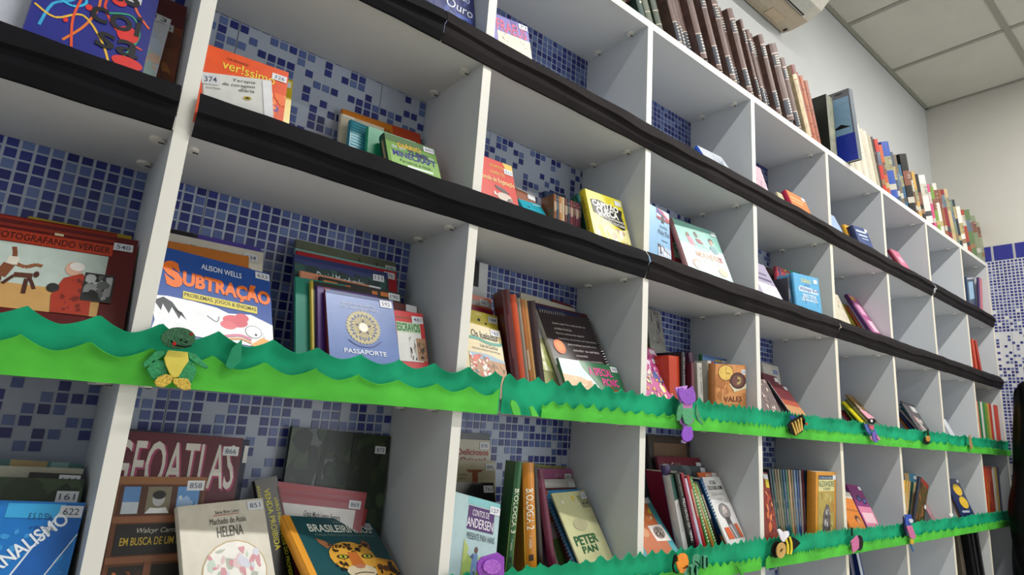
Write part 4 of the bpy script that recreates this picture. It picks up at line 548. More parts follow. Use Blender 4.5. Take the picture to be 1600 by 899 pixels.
['book','green topped white spine just left of the black lettered one',None,[0.6386,0.035,1.0038,0,0.0175,-0.2969,0.016,0.1895,0.02],'c0bebc',None,'soft',1,[('R',0,0,1,0.2857,'1c4a40'),('T','SOCIOLOGIA',0.3,0.3265,0.7,0.6531,'909090',-90,0,0)]],
['book','crimson topped purple thin spine in the tightly leaning stack of the third column','thin booklets leaning in the third column',[0.6815,0.03,1.0052,0,0.0168,-0.3459,0.0095,0.1962,0.1],'8a1c34',None,'soft',1,[('R',0,0.2456,1,1,'4a2a68')]],
['book','pale lilac thin spine in the tightly leaning stack of the third column','thin booklets leaning in the third column',[0.7011,0.034,1.0042,-0.0001,0.0175,-0.3786,0.0095,0.1862,0.0377],'c2c0d4',None,'soft',1,[('R',0.25,0.1615,0.75,0.4844,'c8b8a0')]],
['book','scarlet thin spine in the tightly leaning stack of the third column','thin booklets leaning in the third column',[0.7129,0.034,1.0042,0,0.0173,-0.3762,0.0095,0.1933,0.0377],'a82024',None,'soft',1,[('R',0.25,0.1629,0.75,0.4887,'c8b8a0')]],
['book','leaf green spiral thin spine in the tightly leaning stack of the third column','thin booklets leaning in the third column',[0.7354,0.038,1.0042,0,0.0173,-0.4174,0.0095,0.1933,0.0377],'4f8a3e',None,'soft',1,[('R',0.2,0.0409,0.8,0.0572,'c8d8c0'),('R',0.2,0.0818,0.8,0.0981,'c8d8c0'),('R',0.2,0.1226,0.8,0.139,'c8d8c0'),('R',0.2,0.1635,0.8,0.1799,'c8d8c0'),('R',0.2,0.2044,0.8,0.2207,'c8d8c0'),('R',0.2,0.2453,0.8,0.2616,'c8d8c0'),('R',0.2,0.2861,0.8,0.3025,'c8d8c0'),('R',0.2,0.327,0.8,0.3434,'c8d8c0'),('R',0.2,0.3679,0.8,0.3843,'c8d8c0'),('R',0.2,0.4088,0.8,0.4251,'c8d8c0'),('R',0.2,0.4497,0.8,0.466,'c8d8c0'),('R',0.2,0.4905,0.8,0.5069,'c8d8c0'),('R',0.2,0.5314,0.8,0.5478,'c8d8c0'),('R',0.2,0.5723,0.8,0.5886,'c8d8c0'),('R',0.2,0.6132,0.8,0.6295,'c8d8c0'),('R',0.2,0.654,0.8,0.6704,'c8d8c0'),('R',0.2,0.6949,0.8,0.7113,'c8d8c0'),('R',0.2,0.7358,0.8,0.7522,'c8d8c0'),('R',0.2,0.7767,0.8,0.793,'c8d8c0')]],
['book','ochre thin spine in the tightly leaning stack of the third column','thin booklets leaning in the third column',[0.7656,0.046,1.0042,-0.0003,0.018,-0.4949,0.0095,0.1839,0.0377],'a87a34',None,'soft',1,[('R',0.25,0.163,0.75,0.489,'c8b8a0')]],
['book','fresh green thin spine in the tightly leaning stack of the third column','thin booklets leaning in the third column',[0.782,0.05,1.0042,-0.0003,0.018,-0.5004,0.0095,0.1838,0.0377],'6a9a48',None,'soft',1,[('R',0.2,0.0411,0.8,0.0575,'c8d8c0'),('R',0.2,0.0821,0.8,0.0985,'c8d8c0'),('R',0.2,0.1232,0.8,0.1396,'c8d8c0'),('R',0.2,0.1642,0.8,0.1807,'c8d8c0'),('R',0.2,0.2053,0.8,0.2217,'c8d8c0'),('R',0.2,0.2464,0.8,0.2628,'c8d8c0'),('R',0.2,0.2874,0.8,0.3039,'c8d8c0'),('R',0.2,0.3285,0.8,0.3449,'c8d8c0'),('R',0.2,0.3696,0.8,0.386,'c8d8c0'),('R',0.2,0.4106,0.8,0.427,'c8d8c0'),('R',0.2,0.4517,0.8,0.4681,'c8d8c0'),('R',0.2,0.4927,0.8,0.5092,'c8d8c0'),('R',0.2,0.5338,0.8,0.5502,'c8d8c0'),('R',0.2,0.5749,0.8,0.5913,'c8d8c0'),('R',0.2,0.6159,0.8,0.6324,'c8d8c0'),('R',0.2,0.657,0.8,0.6734,'c8d8c0'),('R',0.2,0.6981,0.8,0.7145,'c8d8c0'),('R',0.2,0.7391,0.8,0.7555,'c8d8c0'),('R',0.2,0.7802,0.8,0.7966,'c8d8c0')]],
['book','very dark thin spine in the tightly leaning stack of the third column','thin booklets leaning in the third column',[0.8025,0.054,1.0042,-0.0004,0.0182,-0.5309,0.0095,0.188,0.0377],'28201c',None,'soft',1,[('R',0.25,0.1658,0.75,0.4975,'c8b8a0')]],
['book','icy white thin spine in the tightly leaning stack of the third column','thin booklets leaning in the third column',[0.872,0.102,1.0042,-0.0004,0.0181,-0.5366,0.0095,0.1853,0.0377],'b8ccd0',None,'soft',1,[('R',0.25,0.1816,0.75,0.5449,'c8b8a0')]],
['book','royal blue thin spine in the tightly leaning stack of the third column','thin booklets leaning in the third column',[0.8254,0.05,1.0042,-0.0006,0.0185,-0.5652,0.0095,0.2025,0.0377],'1c4a80',None,'soft',1,[('R',0.2,0.0416,0.8,0.0582,'c8d8c0'),('R',0.2,0.0832,0.8,0.0998,'c8d8c0'),('R',0.2,0.1248,0.8,0.1414,'c8d8c0'),('R',0.2,0.1663,0.8,0.183,'c8d8c0'),('R',0.2,0.2079,0.8,0.2246,'c8d8c0'),('R',0.2,0.2495,0.8,0.2661,'c8d8c0'),('R',0.2,0.2911,0.8,0.3077,'c8d8c0'),('R',0.2,0.3327,0.8,0.3493,'c8d8c0'),('R',0.2,0.3743,0.8,0.3909,'c8d8c0'),('R',0.2,0.4158,0.8,0.4325,'c8d8c0'),('R',0.2,0.4574,0.8,0.4741,'c8d8c0'),('R',0.2,0.499,0.8,0.5156,'c8d8c0'),('R',0.2,0.5406,0.8,0.5572,'c8d8c0'),('R',0.2,0.5822,0.8,0.5988,'c8d8c0'),('R',0.2,0.6238,0.8,0.6404,'c8d8c0'),('R',0.2,0.6653,0.8,0.682,'c8d8c0'),('R',0.2,0.7069,0.8,0.7236,'c8d8c0'),('R',0.2,0.7485,0.8,0.7651,'c8d8c0'),('R',0.2,0.7901,0.8,0.8067,'c8d8c0')]],
['book','orange booklet rising just above the light bulb book',None,[0.798,0.031,1.0056,0.0014,0.4313,-0.0153,0.0822,0.1978,0.005],'c8622c',None,'soft',1,[('T','MEDIADOR',0.38,0.0163,0.75,0.0572,'f0d8c8',0,0.02,0),('K',0.8,0.0082,0.95,0.0653,'')]],
['book','brown booklet corner sticking out right of the light bulb book',None,[0.9068,0.028,1.0067,0.0129,0.5589,-0.0289,0.0567,0.1823,0.006],'a86a3a',None,'soft',1,[]],
['book','white book with thin capitals and a drawing of a bulb shaped tower',None,[0.7831,0.008,1.0065,0.1282,0.4487,0.0047,0.0978,0.1892,0.006],'dad8d6',None,'soft',1,[('T','A CASA',0.32,0.0464,0.66,0.1006,'202020',0,0.02,0),('T','DO SOBE-SOME',0.14,0.1161,0.92,0.1702,'202020',0,0.02,0),('W',[(0.1,0.2012),(0.9,0.2012)],0.0004,'808080'),('T','CLAUDIO MARTINS',0.2,0.2167,0.85,0.2399,'909090',0,0,0),('T','Ilustrações',0.4,0.2786,0.65,0.3018,'909090',0,0,0),('W',[(0.15,0.325),(0.85,0.325)],0.0004,'808080'),('E',0.5,0.4411,0.28,0.1006,'5c5658'),('E',0.5,0.4411,0.26,0.0929,'8c8686'),('P',[(0.4,0.4256),(0.5,0.3714),(0.62,0.4024),(0.6,0.4643),(0.42,0.4798)],'d8d0cc'),('X',0.36,0.4024,0.64,0.4798,['b84a2a','e0dcd8','6a5a58'],10,125,0.03),('P',[(0.38,0.5185),(0.6,0.5107),(0.64,0.5881),(0.4,0.6036)],'4a4446'),('P',[(0.4,0.6036),(0.64,0.5881),(0.78,0.7739),(0.48,0.7739)],'7c7678'),('W',[(0.48,0.6113),(0.6,0.7739)],0.003,'e0e0e0'),('P',[(0.12,0.6346),(0.36,0.6346),(0.44,0.7739),(0.14,0.7739)],'c85a30'),('P',[(0.7,0.6036),(0.86,0.6036),(0.94,0.7739),(0.8,0.7739)],'c85a30'),('K',0.8,0.0155,0.95,0.0542,'')]],
['book','grey lilac magazine leaning leftmost in the fourth column',None,[0.9523,0.0068,1.6173,-0.0299,0.4608,0.0219,0.1221,0.1796,0.006],'a8a0b8',None,'soft',1,[('R',0.1098,0.2235,0.822,0.2682,'6a6080'),('R',0.1098,0.3353,0.911,0.3725,'4a4468'),('R',0.1989,0.447,1,1,'d0ccd8')]],
['book','dark brown rounded book behind the grey lilac magazine',None,[1.1748,0.0815,1.6147,0.01,0.2164,0.0095,0.0374,0.187,0.01],'4a2a24',None,'soft',0,[]],
['book','multicoloured red and blue book standing left of the light blue diary',None,[1.1552,0.068,1.613,-0.0012,0.0827,-0.0162,0.0838,0.1778,0.01],'a83848',None,'soft',1,[('X',0,0,1,1,['c8384a','2c8a5a','28407a','e0c83a','3aa08a'],40,131,0.09)]],
['book','teal green book top behind the light blue diary',None,[1.2415,0.0752,1.6136,-0.0534,0.1137,-0.0463,0.0891,0.19,0.012],'2a8a70',None,'soft',0,[]],
['book','black and white spine left of the light blue diary',None,[1.1101,0.025,1.6142,0,0.0225,-0.01,0.01,0.1229,0.09],'30303a',None,'soft',1,[('R',0.2,0.2584,0.8,0.5168,'b0aeb4')]],
['book','grey white spine touching the light blue diary',None,[1.1388,0.03,1.6132,0,0.0247,-0.0143,0.014,0.1403,0.0399],'5a94bc',None,'soft',1,[('R',0.1,0.1808,0.85,1,'b4b0b4'),('R',0.2,0.0362,0.8,0.1205,'e0d4d0')]],
['book','light blue diary with yellow and purple handwritten title',None,[1.1408,0.015,1.6126,-0.0464,0.0412,-0.0668,0.1426,0.1447,0.01],'5aa8d4',None,'soft',1,[('T','DIÁRIO',0.28,0.067,0.68,0.1674,'d8d48a',0,0.03,0),('T','de um',0.4,0.1808,0.6,0.2277,'7a5aa0',0,0,0),('P',[(0.14,0.2812),(0.2,0.2411),(0.9,0.2679),(0.92,0.375),(0.16,0.3616)],'c4dcec'),('T','Wimpy Kid',0.18,0.2612,0.9,0.3616,'5a3a88',0,0.03,0),('T','ZERO TOTAL',0.27,0.4018,0.83,0.4821,'e8eef4',0,0.05,0),('T','DE PALHAÇOS',0.22,0.4955,0.86,0.5625,'e8eef4',0,0.05,0),('W',[(0.36,0.4687),(0.38,0.6161)],0.001,'30303a'),('W',[(0.82,0.4821),(0.84,0.6361)],0.001,'30303a'),('K',0.68,0.0536,0.92,0.1607,'')]],
['book','cream book stack leaning in the upper left of the fourth column',None,[1.1761,0.1198,1.31,0.031,0.1506,0.0233,0.1002,0.1977,0.012],'b0aca4',None,'soft',1,[('R',0.6,0.0728,0.9,0.1457,'6a7a98')]],
['book','wine red book with white sticker under the cream book stack',None,[1.133,0.0805,1.3128,0.0586,0.2877,0.0392,0.0926,0.1629,0.012],'5e2030',None,'soft',0,[('K',0.65,0.0351,0.98,0.1402,'')]],
['book','grey brown glittery book leaning leftmost in the fourth column',None,[0.9741,0.0189,1.3131,-0.002,0.4846,0.0398,0.1001,0.1483,0.008],'6a5a58',None,'soft',1,[('X',0.134,0,1,1,['8a7670','c8b0a0','5a4a4a','a88a9a','e0d0c0'],50,133,0.05)]],
['book','maroon to sand shaded book leaning in the fourth column',None,[1.13,0.0154,1.3155,0.0696,0.6181,0.0439,0.1075,0.1566,0.01],'6a2028','141010','soft',1,[('R',0,0.3881,1,0.508,'a8482c'),('R',0,0.508,1,1,'c08a58'),('R',0,0,0.02,1,'d8d0cc'),('K',0.78,0.0353,0.98,0.1552,'')]],
['book','rust coloured book with fiery artwork and yellow tag, fourth column',None,[0.9002,0.015,1.0135,-0.0053,0.2082,0.0767,0.1005,0.1912,0.012],'7a2c1c',None,'soft',1,[('X',0.6,0.2515,1,1,['a84424','c86a34','5a1c14','e0905a','8a2c1c'],50,135,0.07),('R',0.82,0.0838,0.98,0.2012,'c8b02c'),('K',0.84,0.0251,0.98,0.0754,'')]],
['book','charcoal spine of the matching paperback set beside the golden biography','matching paperback set in the fourth column',[1.0546,0.048,1.0038,-0.0014,0.0088,-0.1727,0.0095,0.2009,0.0353],'28303a',None,'soft',1,[('T','GRANDES LÍDERES',0.25,0.3818,0.75,0.7465,'b0b0a0',-90,0,0)]],
['book','deep teal spine of the matching paperback set beside the golden biography','matching paperback set in the fourth column',[1.066,0.048,1.0038,-0.0011,0.0075,-0.1628,0.0095,0.2006,0.0353],'1e4a48',None,'soft',1,[('T','CONQUISTADORES',0.25,0.1696,0.75,0.424,'b8b4a0',-90,0,0),('R',0.25,0.5088,0.75,0.7208,'8a8674')]],
['book','olive brown spine of the matching paperback set beside the golden biography','matching paperback set in the fourth column',[1.0775,0.048,1.0037,-0.0009,0.0063,-0.1524,0.0095,0.2002,0.0353],'6a5a3c',None,'soft',1,[('T','GRANDES LÍDERES',0.25,0.3815,0.75,0.746,'b0b0a0',-90,0,0)]],
['book','khaki spine of the matching paperback set beside the golden biography','matching paperback set in the fourth column',[1.0892,0.048,1.0037,-0.0007,0.0051,-0.1415,0.0095,0.1998,0.0353],'7a7058',None,'soft',1,[('T','CONQUISTADORES',0.25,0.1695,0.75,0.4237,'b8b4a0',-90,0,0),('R',0.25,0.5085,0.75,0.7203,'8a8674')]],
['book','bottle green spine of the matching paperback set beside the golden biography','matching paperback set in the fourth column',[1.1008,0.048,1.0036,-0.0005,0.0039,-0.1301,0.0095,0.1995,0.0353],'1c4438',None,'soft',1,[('T','GRANDES LÍDERES',0.25,0.3812,0.75,0.7455,'b0b0a0',-90,0,0)]],
['book','petrol blue spine of the matching paperback set beside the golden biography','matching paperback set in the fourth column',[1.1126,0.048,1.0036,-0.0004,0.0027,-0.1181,0.0095,0.1991,0.0353],'1a4a70',None,'soft',1,[('T','CONQUISTADORES',0.25,0.1694,0.75,0.4234,'b8b4a0',-90,0,0),('R',0.25,0.5081,0.75,0.7198,'8a8674')]],
['book','sea green spine of the matching paperback set beside the golden biography','matching paperback set in the fourth column',[1.1245,0.048,1.0036,-0.0003,0.0016,-0.1055,0.0095,0.1988,0.0353],'2a6048',None,'soft',1,[('T','GRANDES LÍDERES',0.25,0.3809,0.75,0.7449,'b0b0a0',-90,0,0)]],
['book','light tan spine of the matching paperback set beside the golden biography','matching paperback set in the fourth column',[1.1364,0.048,1.0035,-0.0001,0.0005,-0.0923,0.0095,0.1984,0.0353],'a8885c',None,'soft',1,[('T','CONQUISTADORES',0.25,0.1692,0.75,0.4231,'b8b4a0',-90,0,0),('R',0.25,0.5077,0.75,0.7193,'8a8674')]],
['book','walnut spine of the matching paperback set beside the golden biography','matching paperback set in the fourth column',[1.1485,0.048,1.0035,-0.0001,0,-0.0778,0.0095,0.1981,0.0353],'6a5a44',None,'soft',1,[('T','GRANDES LÍDERES',0.25,0.3807,0.75,0.7445,'b0b0a0',-90,0,0)]],
['book','steel blue spine of the matching paperback set beside the golden biography','matching paperback set in the fourth column',[1.1606,0.048,1.0035,0,-0.0002,-0.0622,0.0095,0.1978,0.0353],'5a7a9a',None,'soft',1,[('T','CONQUISTADORES',0.25,0.1692,0.75,0.4229,'b8b4a0',-90,0,0),('R',0.25,0.5075,0.75,0.719,'8a8674')]],
['book','navy spine of the matching paperback set beside the golden biography','matching paperback set in the fourth column',[1.1728,0.0479,1.0035,0,-0.001,-0.0466,0.0095,0.1975,0.0353],'173c70',None,'soft',1,[('T','GRANDES LÍDERES',0.25,0.3806,0.75,0.7442,'b0b0a0',-90,0,0)]],
['book','dusty grey spine of the matching paperback set beside the golden biography','matching paperback set in the fourth column',[1.1851,0.0479,1.0035,0.0001,-0.0018,-0.0301,0.0095,0.1972,0.0353],'847a80',None,'soft',1,[('T','CONQUISTADORES',0.25,0.1691,0.75,0.4227,'b8b4a0',-90,0,0),('R',0.25,0.5073,0.75,0.7187,'8a8674')]],
['book','brick spine of the matching paperback set beside the golden biography','matching paperback set in the fourth column',[1.1974,0.0479,1.0035,0,-0.0025,-0.0129,0.0095,0.197,0.0353],'6a3038',None,'soft',1,[('T','GRANDES LÍDERES',0.25,0.3804,0.75,0.7438,'b0b0a0',-90,0,0)]],
['book','slate blue spine of the matching paperback set beside the golden biography','matching paperback set in the fourth column',[1.2103,0.0479,1.0035,0,-0.0036,0,0.0095,0.1967,0.0353],'30425a',None,'soft',1,[('T','CONQUISTADORES',0.25,0.169,0.75,0.4225,'b8b4a0',-90,0,0),('R',0.25,0.507,0.75,0.7183,'8a8674')]],
['book','ink grey spine of the matching paperback set beside the golden biography','matching paperback set in the fourth column',[1.2238,0.0479,1.0036,0,-0.0048,0.0091,0.0095,0.1965,0.0353],'283440',None,'soft',1,[('T','GRANDES LÍDERES',0.25,0.3804,0.75,0.7438,'b0b0a0',-90,0,0)]],
['book','golden yellow biography with navy header and armoured rider picture',None,[1.1983,0.0199,1.0043,0.028,-0.0424,0.0063,0.1314,0.1958,0.024],'cf8e22','b87a1c','soft',1,[('R',0.12,0.0485,0.9,0.1051,'2a3c54'),('T','OS GRANDES LÍDERES',0.14,0.0606,0.8,0.093,'c0c8d0',0,0,0),('R',0.12,0.1051,0.9,0.2668,'cfc88a'),('T','ALEXANDRE',0.12,0.1213,0.9,0.2021,'3a5a44',0,0.02,0),('T','O GRANDE',0.34,0.2142,0.7,0.2506,'3a5a44',0,0,0),('R',0.1,0.2749,0.9,1,'a89448'),('X',0.12,0.291,0.88,1,['b8a45a','988438','c0b070'],40,137,0.06),('P',[(0.35,0.5659),(0.5,0.4446),(0.62,0.4527),(0.7,0.6063),(0.7,0.8084),(0.3,0.8084)],'5c5454'),('X',0.34,0.5012,0.7,1,['8a8488','3a3638','b0acb0'],30,138,0.04),('E',0.78,0.485,0.12,0.0808,'a8823a'),('K',0.82,0.0404,0.98,0.1132,'')]],
['book','cream illustrated booklet leaning leftmost in the fifth column',None,[1.4276,0.0141,1.618,-0.0155,0.3587,0.0393,0.1011,0.167,0.006],'c8c0ac',None,'soft',1,[('X',0.5605,0.1438,1,1,['a89888','d8a888','8a8890'],14,141,0.05)]],
['book','dark green thin spine leaning in the fifth column beside the purple book',None,[1.744,0.0799,1.6164,-0.0013,0.395,0.0117,0.03,0.193,0.01],'1f6a58',None,'soft',0,[]],
['book','yellow thin spine leaning in the fifth column beside the purple book',None,[1.7454,0.0599,1.6167,0.0056,0.4432,0.0077,0.03,0.188,0.01],'d8c03a',None,'soft',0,[]],
['book','orange thin spine leaning in the fifth column beside the purple book',None,[1.7456,0.0399,1.617,0.0062,0.4797,0.0072,0.03,0.1827,0.01],'c8602c',None,'soft',0,[]],
['book','lilac grey thin spine leaning in the fifth column beside the purple book',None,[1.7353,0.0249,1.6174,-0.0045,0.4857,0.015,0.0376,0.1989,0.01],'b0a8c0',None,'soft',0,[]],
['book','purple and pink book leaning in the fifth column',None,[1.6963,0.0039,1.6205,0.006,0.4927,0.0253,0.0752,0.2171,0.014],'a84a86','4a1c50','soft',1,[('R',0.2,0.1621,0.8,0.4052,'d8a0c0'),('R',0.3,0.5024,0.9,0.7293,'e0b8c8'),('R',0.1,0.0324,0.6,0.1134,'c8a03a')]],
['book','red booklet edge in the steeply leaning stack of the fifth column','booklets leaning in the fifth column',[1.7191,0.09,1.3103,-0.0038,0.6451,0.0048,0.0565,0.112,0.007],'a8241c',None,'soft',0,[]],
['book','cream booklet edge in the steeply leaning stack of the fifth column','booklets leaning in the fifth column',[1.7457,0.076,1.3103,0.0056,0.6675,0.0025,0.0307,0.1408,0.007],'c8b89a',None,'soft',0,[]],
['book','olive green booklet edge in the steeply leaning stack of the fifth column','booklets leaning in the fifth column',[1.697,0.067,1.3106,-0.0174,0.6035,0.0109,0.0763,0.1437,0.007],'6a8a3a',None,'soft',0,[]],
['book','bright yellow booklet edge in the steeply leaning stack of the fifth column','booklets leaning in the fifth column',[1.6809,0.033,1.3104,0.0151,0.7032,-0.006,0.0955,0.1522,0.007],'d8cc1c',None,'soft',0,[]],
['book','dark olive booklet edge in the steeply leaning stack of the fifth column','booklets leaning in the fifth column',[1.7029,0.024,1.3104,0.0117,0.6904,-0.0047,0.0735,0.1636,0.007],'5a5c38',None,'soft',0,[]],
['book','brown and gold magazine on top of the leaning fifth column stack',None,[1.7163,0.012,1.311,0.034,0.7161,0.0441,0.056,0.1904,0.005],'8a6a30',None,'soft',1,[('X',0,0,1,0.2846,['a8843a','6a4a24'],14,143,0.1),('R',0,0.3558,1,1,'6a5a50'),('R',0,0.2135,0.2,0.5693,'d8c8c4')]],
['book','orange and white book leaning leftmost in the fifth column bottom row',None,[1.4453,0.0203,1.0198,0.0039,0.471,0.1434,0.0999,0.1408,0.008],'cf7a24',None,'soft',1,[('R',0.2393,0,1,0.1467,'cfc8c0'),('R',0.2393,0.4076,1,0.4402,'a8602a'),('E',0.6957,0.6113,0.1521,0.0815,'4a2a20'),('E',0.7109,0.6521,0.0913,0.0652,'c88a60')]],
['book','purple and pink book with drawn spectacles, fifth column',None,[1.5861,0.03,1.0146,0.0246,0.4525,0.0776,0.0968,0.1575,0.01],'7a2a6a',None,'soft',1,[('R',0,0.453,1,1,'d07a9a'),('R',0.1,0.5765,0.9,0.7825,'e0b8c0'),('E',0.4,0.2883,0.14,0.0659,'1c1420'),('E',0.4,0.2883,0.1,0.0412,'4a5a9a'),('E',0.75,0.3295,0.14,0.0659,'1c1420'),('E',0.75,0.3295,0.1,0.0412,'4a5a9a'),('K',0.7,0.0247,0.95,0.1153,'')]],
['book','dark navy folder spine below the lower green strip',None,[1.5204,0.0427,0.715,-0.0092,0.1376,0.0397,0.02,0.2441,0.1],'1a2044',None,'soft',0,[]],
['book','blue folder spine with pale tag beside the navy folder',None,[1.5927,0.0412,0.7191,-0.0055,0.1792,0.0298,0.026,0.2437,0.1],'20387a',None,'soft',0,[('R',0,0,0.35,1,'b8c0c8')]],
['book','orange booklet edge leaning in the sixth column beside the grey comic',None,[2.1882,0.07,1.3111,-0.0077,0.5959,0.0052,0.0396,0.1227,0.009],'b8702c',None,'soft',0,[]],
['book','navy booklet edge leaning in the sixth column beside the grey comic',None,[2.1896,0.054,1.3112,-0.0032,0.6096,0.004,0.0386,0.139,0.009],'28386a',None,'soft',0,[]],
['book','off white booklet edge leaning in the sixth column beside the grey comic',None,[2.1888,0.033,1.3113,0.0065,0.642,0.0013,0.0402,0.1595,0.009],'b8b4ac',None,'soft',0,[]],
['book','teal booklet edge leaning in the sixth column beside the grey comic',None,[2.1784,0.022,1.3112,-0.0042,0.5964,0.0065,0.049,0.1763,0.009],'2a6a70',None,'soft',0,[]],
['book','dark grey comic with pale cartoon details, sixth column',None,[2.0749,0.012,1.3177,0.023,0.4924,0.0824,0.1241,0.1625,0.006],'4a4648',None,'soft',1,[('R',0.5,0.0751,0.9,0.2252,'c0bcb8'),('X',0.2,0.3003,0.9,1,['b8a8a4','c87a80','8a8680','d8d4cc'],20,151,0.08)]],
['book','teal and tan books lying behind the tilted set, sixth column',None,[2.1175,0.0993,1.0102,-0.0452,0.0638,0.0479,0.1012,0.1827,0.03],'2a7490',None,'soft',1,[('R',0,0,0.4,1,'a88a5a'),('K',0.85,0.0379,1,0.1894,'')]],
['book','golden yellow spine tilted to the right in the sixth column',None,[1.833,0.03,1.0081,0,0.0022,0.3162,0.014,0.1764,0.11],'c0902c',None,'soft',1,[('R',0.25,0.2441,0.75,0.5696,'d8c8a0')]],
['book','old gold spine tilted to the right in the sixth column',None,[1.8571,0.034,1.0086,-0.0008,-0.0021,0.3681,0.014,0.1769,0.0353],'a88a3a',None,'soft',1,[('R',0.25,0.246,0.75,0.5739,'d8c8a0')]],
['book','tan spine tilted to the right in the sixth column',None,[1.8824,0.0381,1.0093,-0.0021,-0.0047,0.428,0.0141,0.178,0.0353],'b8905a',None,'soft',1,[('R',0.25,0.2483,0.75,0.5795,'d8c8a0')]],
['book','dark green spine tilted to the right in the sixth column',None,[1.9092,0.0421,1.0101,-0.0039,-0.0074,0.4881,0.0141,0.1796,0.0353],'17504c',None,'soft',1,[('R',0.25,0.2507,0.75,0.585,'d8c8a0')]],
['book','buff spine tilted to the right in the sixth column',None,[1.926,0.0421,1.0108,-0.0062,-0.0104,0.5425,0.0141,0.1817,0.0353],'b09a70',None,'soft',1,[('R',0.25,0.251,0.75,0.5857,'d8c8a0')]],
['book','dark hardback with autumn painting tilted right on the set, sixth column',None,[1.9127,0.0155,1.0322,0.0428,-0.1003,0.3149,0.093,0.1648,0.012],'5a4a28','2a3040','hard',1,[('R',0,0,1,0.1109,'8a3020'),('X',0,0.0924,1,1,['5a4a28','8a5a2c','3a4a24','a0602c','40301c'],50,153,0.1),('K',0.8,0.4619,1,0.6097,'')]],
['book','pink green storybook leaning under the tilted painting book',None,[2.1983,0.0398,1.0062,-0.0023,0.4299,0.0059,0.03,0.0933,0.006],'a87a84',None,'soft',0,[('X',0,0.129,1,1,['7a8a6a','c89aa0','8a5a60'],16,154,0.1)]],
['book','tiny white card propped in the seventh column',None,[2.4838,0.0291,1.3082,-0.0057,0.4167,0.0144,0.0501,0.1195,0.004],'c8ccd0',None,'soft',0,[]],
['book','navy book with two big yellow discs, seventh column',None,[2.4602,0.015,1.0084,-0.0446,0.3477,0.0122,0.1287,0.1769,0.01],'202a56',None,'soft',1,[('E',0.55,0.2529,0.32,0.1344,'d8b02a'),('E',0.58,0.5375,0.32,0.1344,'d8b02a'),('K',0.7,0.0158,0.95,0.0948,''),('R',0.1,0.7113,0.7,0.7588,'a8b0c0')]],
['book','brown booklet edge behind the yellow disc book',None,[2.5216,0.045,1.0082,-0.0066,0.2793,0.0254,0.0799,0.1147,0.01],'a87a48',None,'soft',0,[]],
['book','dim grey brown ledger spine below the lower green strip, seventh column','tall black ledgers on the bottom shelf',[2.4075,0.0205,0.7046,-0.0022,0.0314,-0.1217,0.04,0.2718,0.13],'4c4438',None,'soft',1,[]],
['book','glossy black ledger spine below the lower green strip, seventh column','tall black ledgers on the bottom shelf',[2.5357,0.0204,0.7042,-0.0022,0.0288,-0.1289,0.03,0.2694,0.13],'0f0f12',None,'soft',1,[]],
['book','black with pale lettering ledger spine below the lower green strip, seventh column','tall black ledgers on the bottom shelf',[2.591,0.0204,0.7042,-0.0021,0.0284,-0.1279,0.016,0.2691,0.13],'15161a',None,'soft',1,[('X',0.1,0.0903,0.9,0.8127,['5a5a5e','3a3a40'],12,162,0.2)]],
['book','black narrow ledger spine below the lower green strip, seventh column','tall black ledgers on the bottom shelf',[2.648,0.0204,0.7041,-0.0021,0.0279,-0.1272,0.016,0.2687,0.13],'121317',None,'soft',1,[('X',0.1,0.0903,0.9,0.8123,['5a5a5e','3a3a40'],12,163,0.2)]],
['book','black last ledger spine below the lower green strip, seventh column','tall black ledgers on the bottom shelf',[2.656,0.0204,0.7041,-0.0021,0.0278,-0.1253,0.014,0.2688,0.13],'101014',None,'soft',1,[]],
['book','coral red thin book leaning in the last column',None,[2.824,0.02,1.6122,-0.0003,0.0002,-0.1746,0.02,0.1851,0.1],'c04a34',None,'soft',0,[]],
['book','brick red thin book leaning in the last column',None,[2.8919,0.02,1.6124,-0.0326,0.0023,-0.2327,0.02,0.1897,0.1],'a83828',None,'soft',0,[]],
['book','salmon spine in the packed row of the last column above the green strip',None,[2.7396,0.0145,1.3071,-0.0001,0.0079,0.0095,0.024,0.204,0.12],'c86a4a',None,'soft',0,[]],
['book','dark green spine in the packed row of the last column above the green strip',None,[2.7718,0.0145,1.3071,-0.0001,0.0079,0.01,0.024,0.2044,0.12],'24704a',None,'soft',0,[]],
['book','white spine in the packed row of the last column above the green strip',None,[2.8045,0.0145,1.3071,-0.0001,0.0078,0.0105,0.024,0.2048,0.12],'d0ccc4',None,'soft',0,[]],
['book','leaf green spine in the packed row of the last column above the green strip',None,[2.8376,0.0145,1.3071,-0.0001,0.0077,0.011,0.024,0.2052,0.12],'3a8a48',None,'soft',0,[]],
['book','olive lime spine in the packed row of the last column above the green strip',None,[2.8713,0.0145,1.3071,-0.0001,0.0076,0.0115,0.024,0.2056,0.12],'7a9a34',None,'soft',0,[]],
['book','mustard spine in the packed row of the last column above the green strip',None,[2.9054,0.0145,1.3071,-0.0001,0.0075,0.0119,0.024,0.206,0.12],'c8a048',None,'soft',0,[]],
['book','red spine in the packed row of the last column above the green strip',None,[2.9401,0.0145,1.3071,-0.0001,0.0075,0.0124,0.024,0.2064,0.12],'c03a2c',None,'soft',0,[]],
['book','ivory spine in the packed row of the last column above the green strip',None,[2.9753,0.0144,1.3071,-0.0001,0.0074,0.0128,0.024,0.2068,0.12],'d8d0c8',None,'soft',0,[]],
['book','scarlet spine in the packed row of the last column above the green strip',None,[3.0111,0.0144,1.3071,-0.0001,0.0073,0.0133,0.024,0.2072,0.12],'c04030',None,'soft',0,[]],
['book','rust red spine in the packed row of the last column above the green strip',None,[3.0474,0.0144,1.3071,-0.0001,0.0072,0.0137,0.024,0.2076,0.12],'b84838',None,'soft',0,[]],
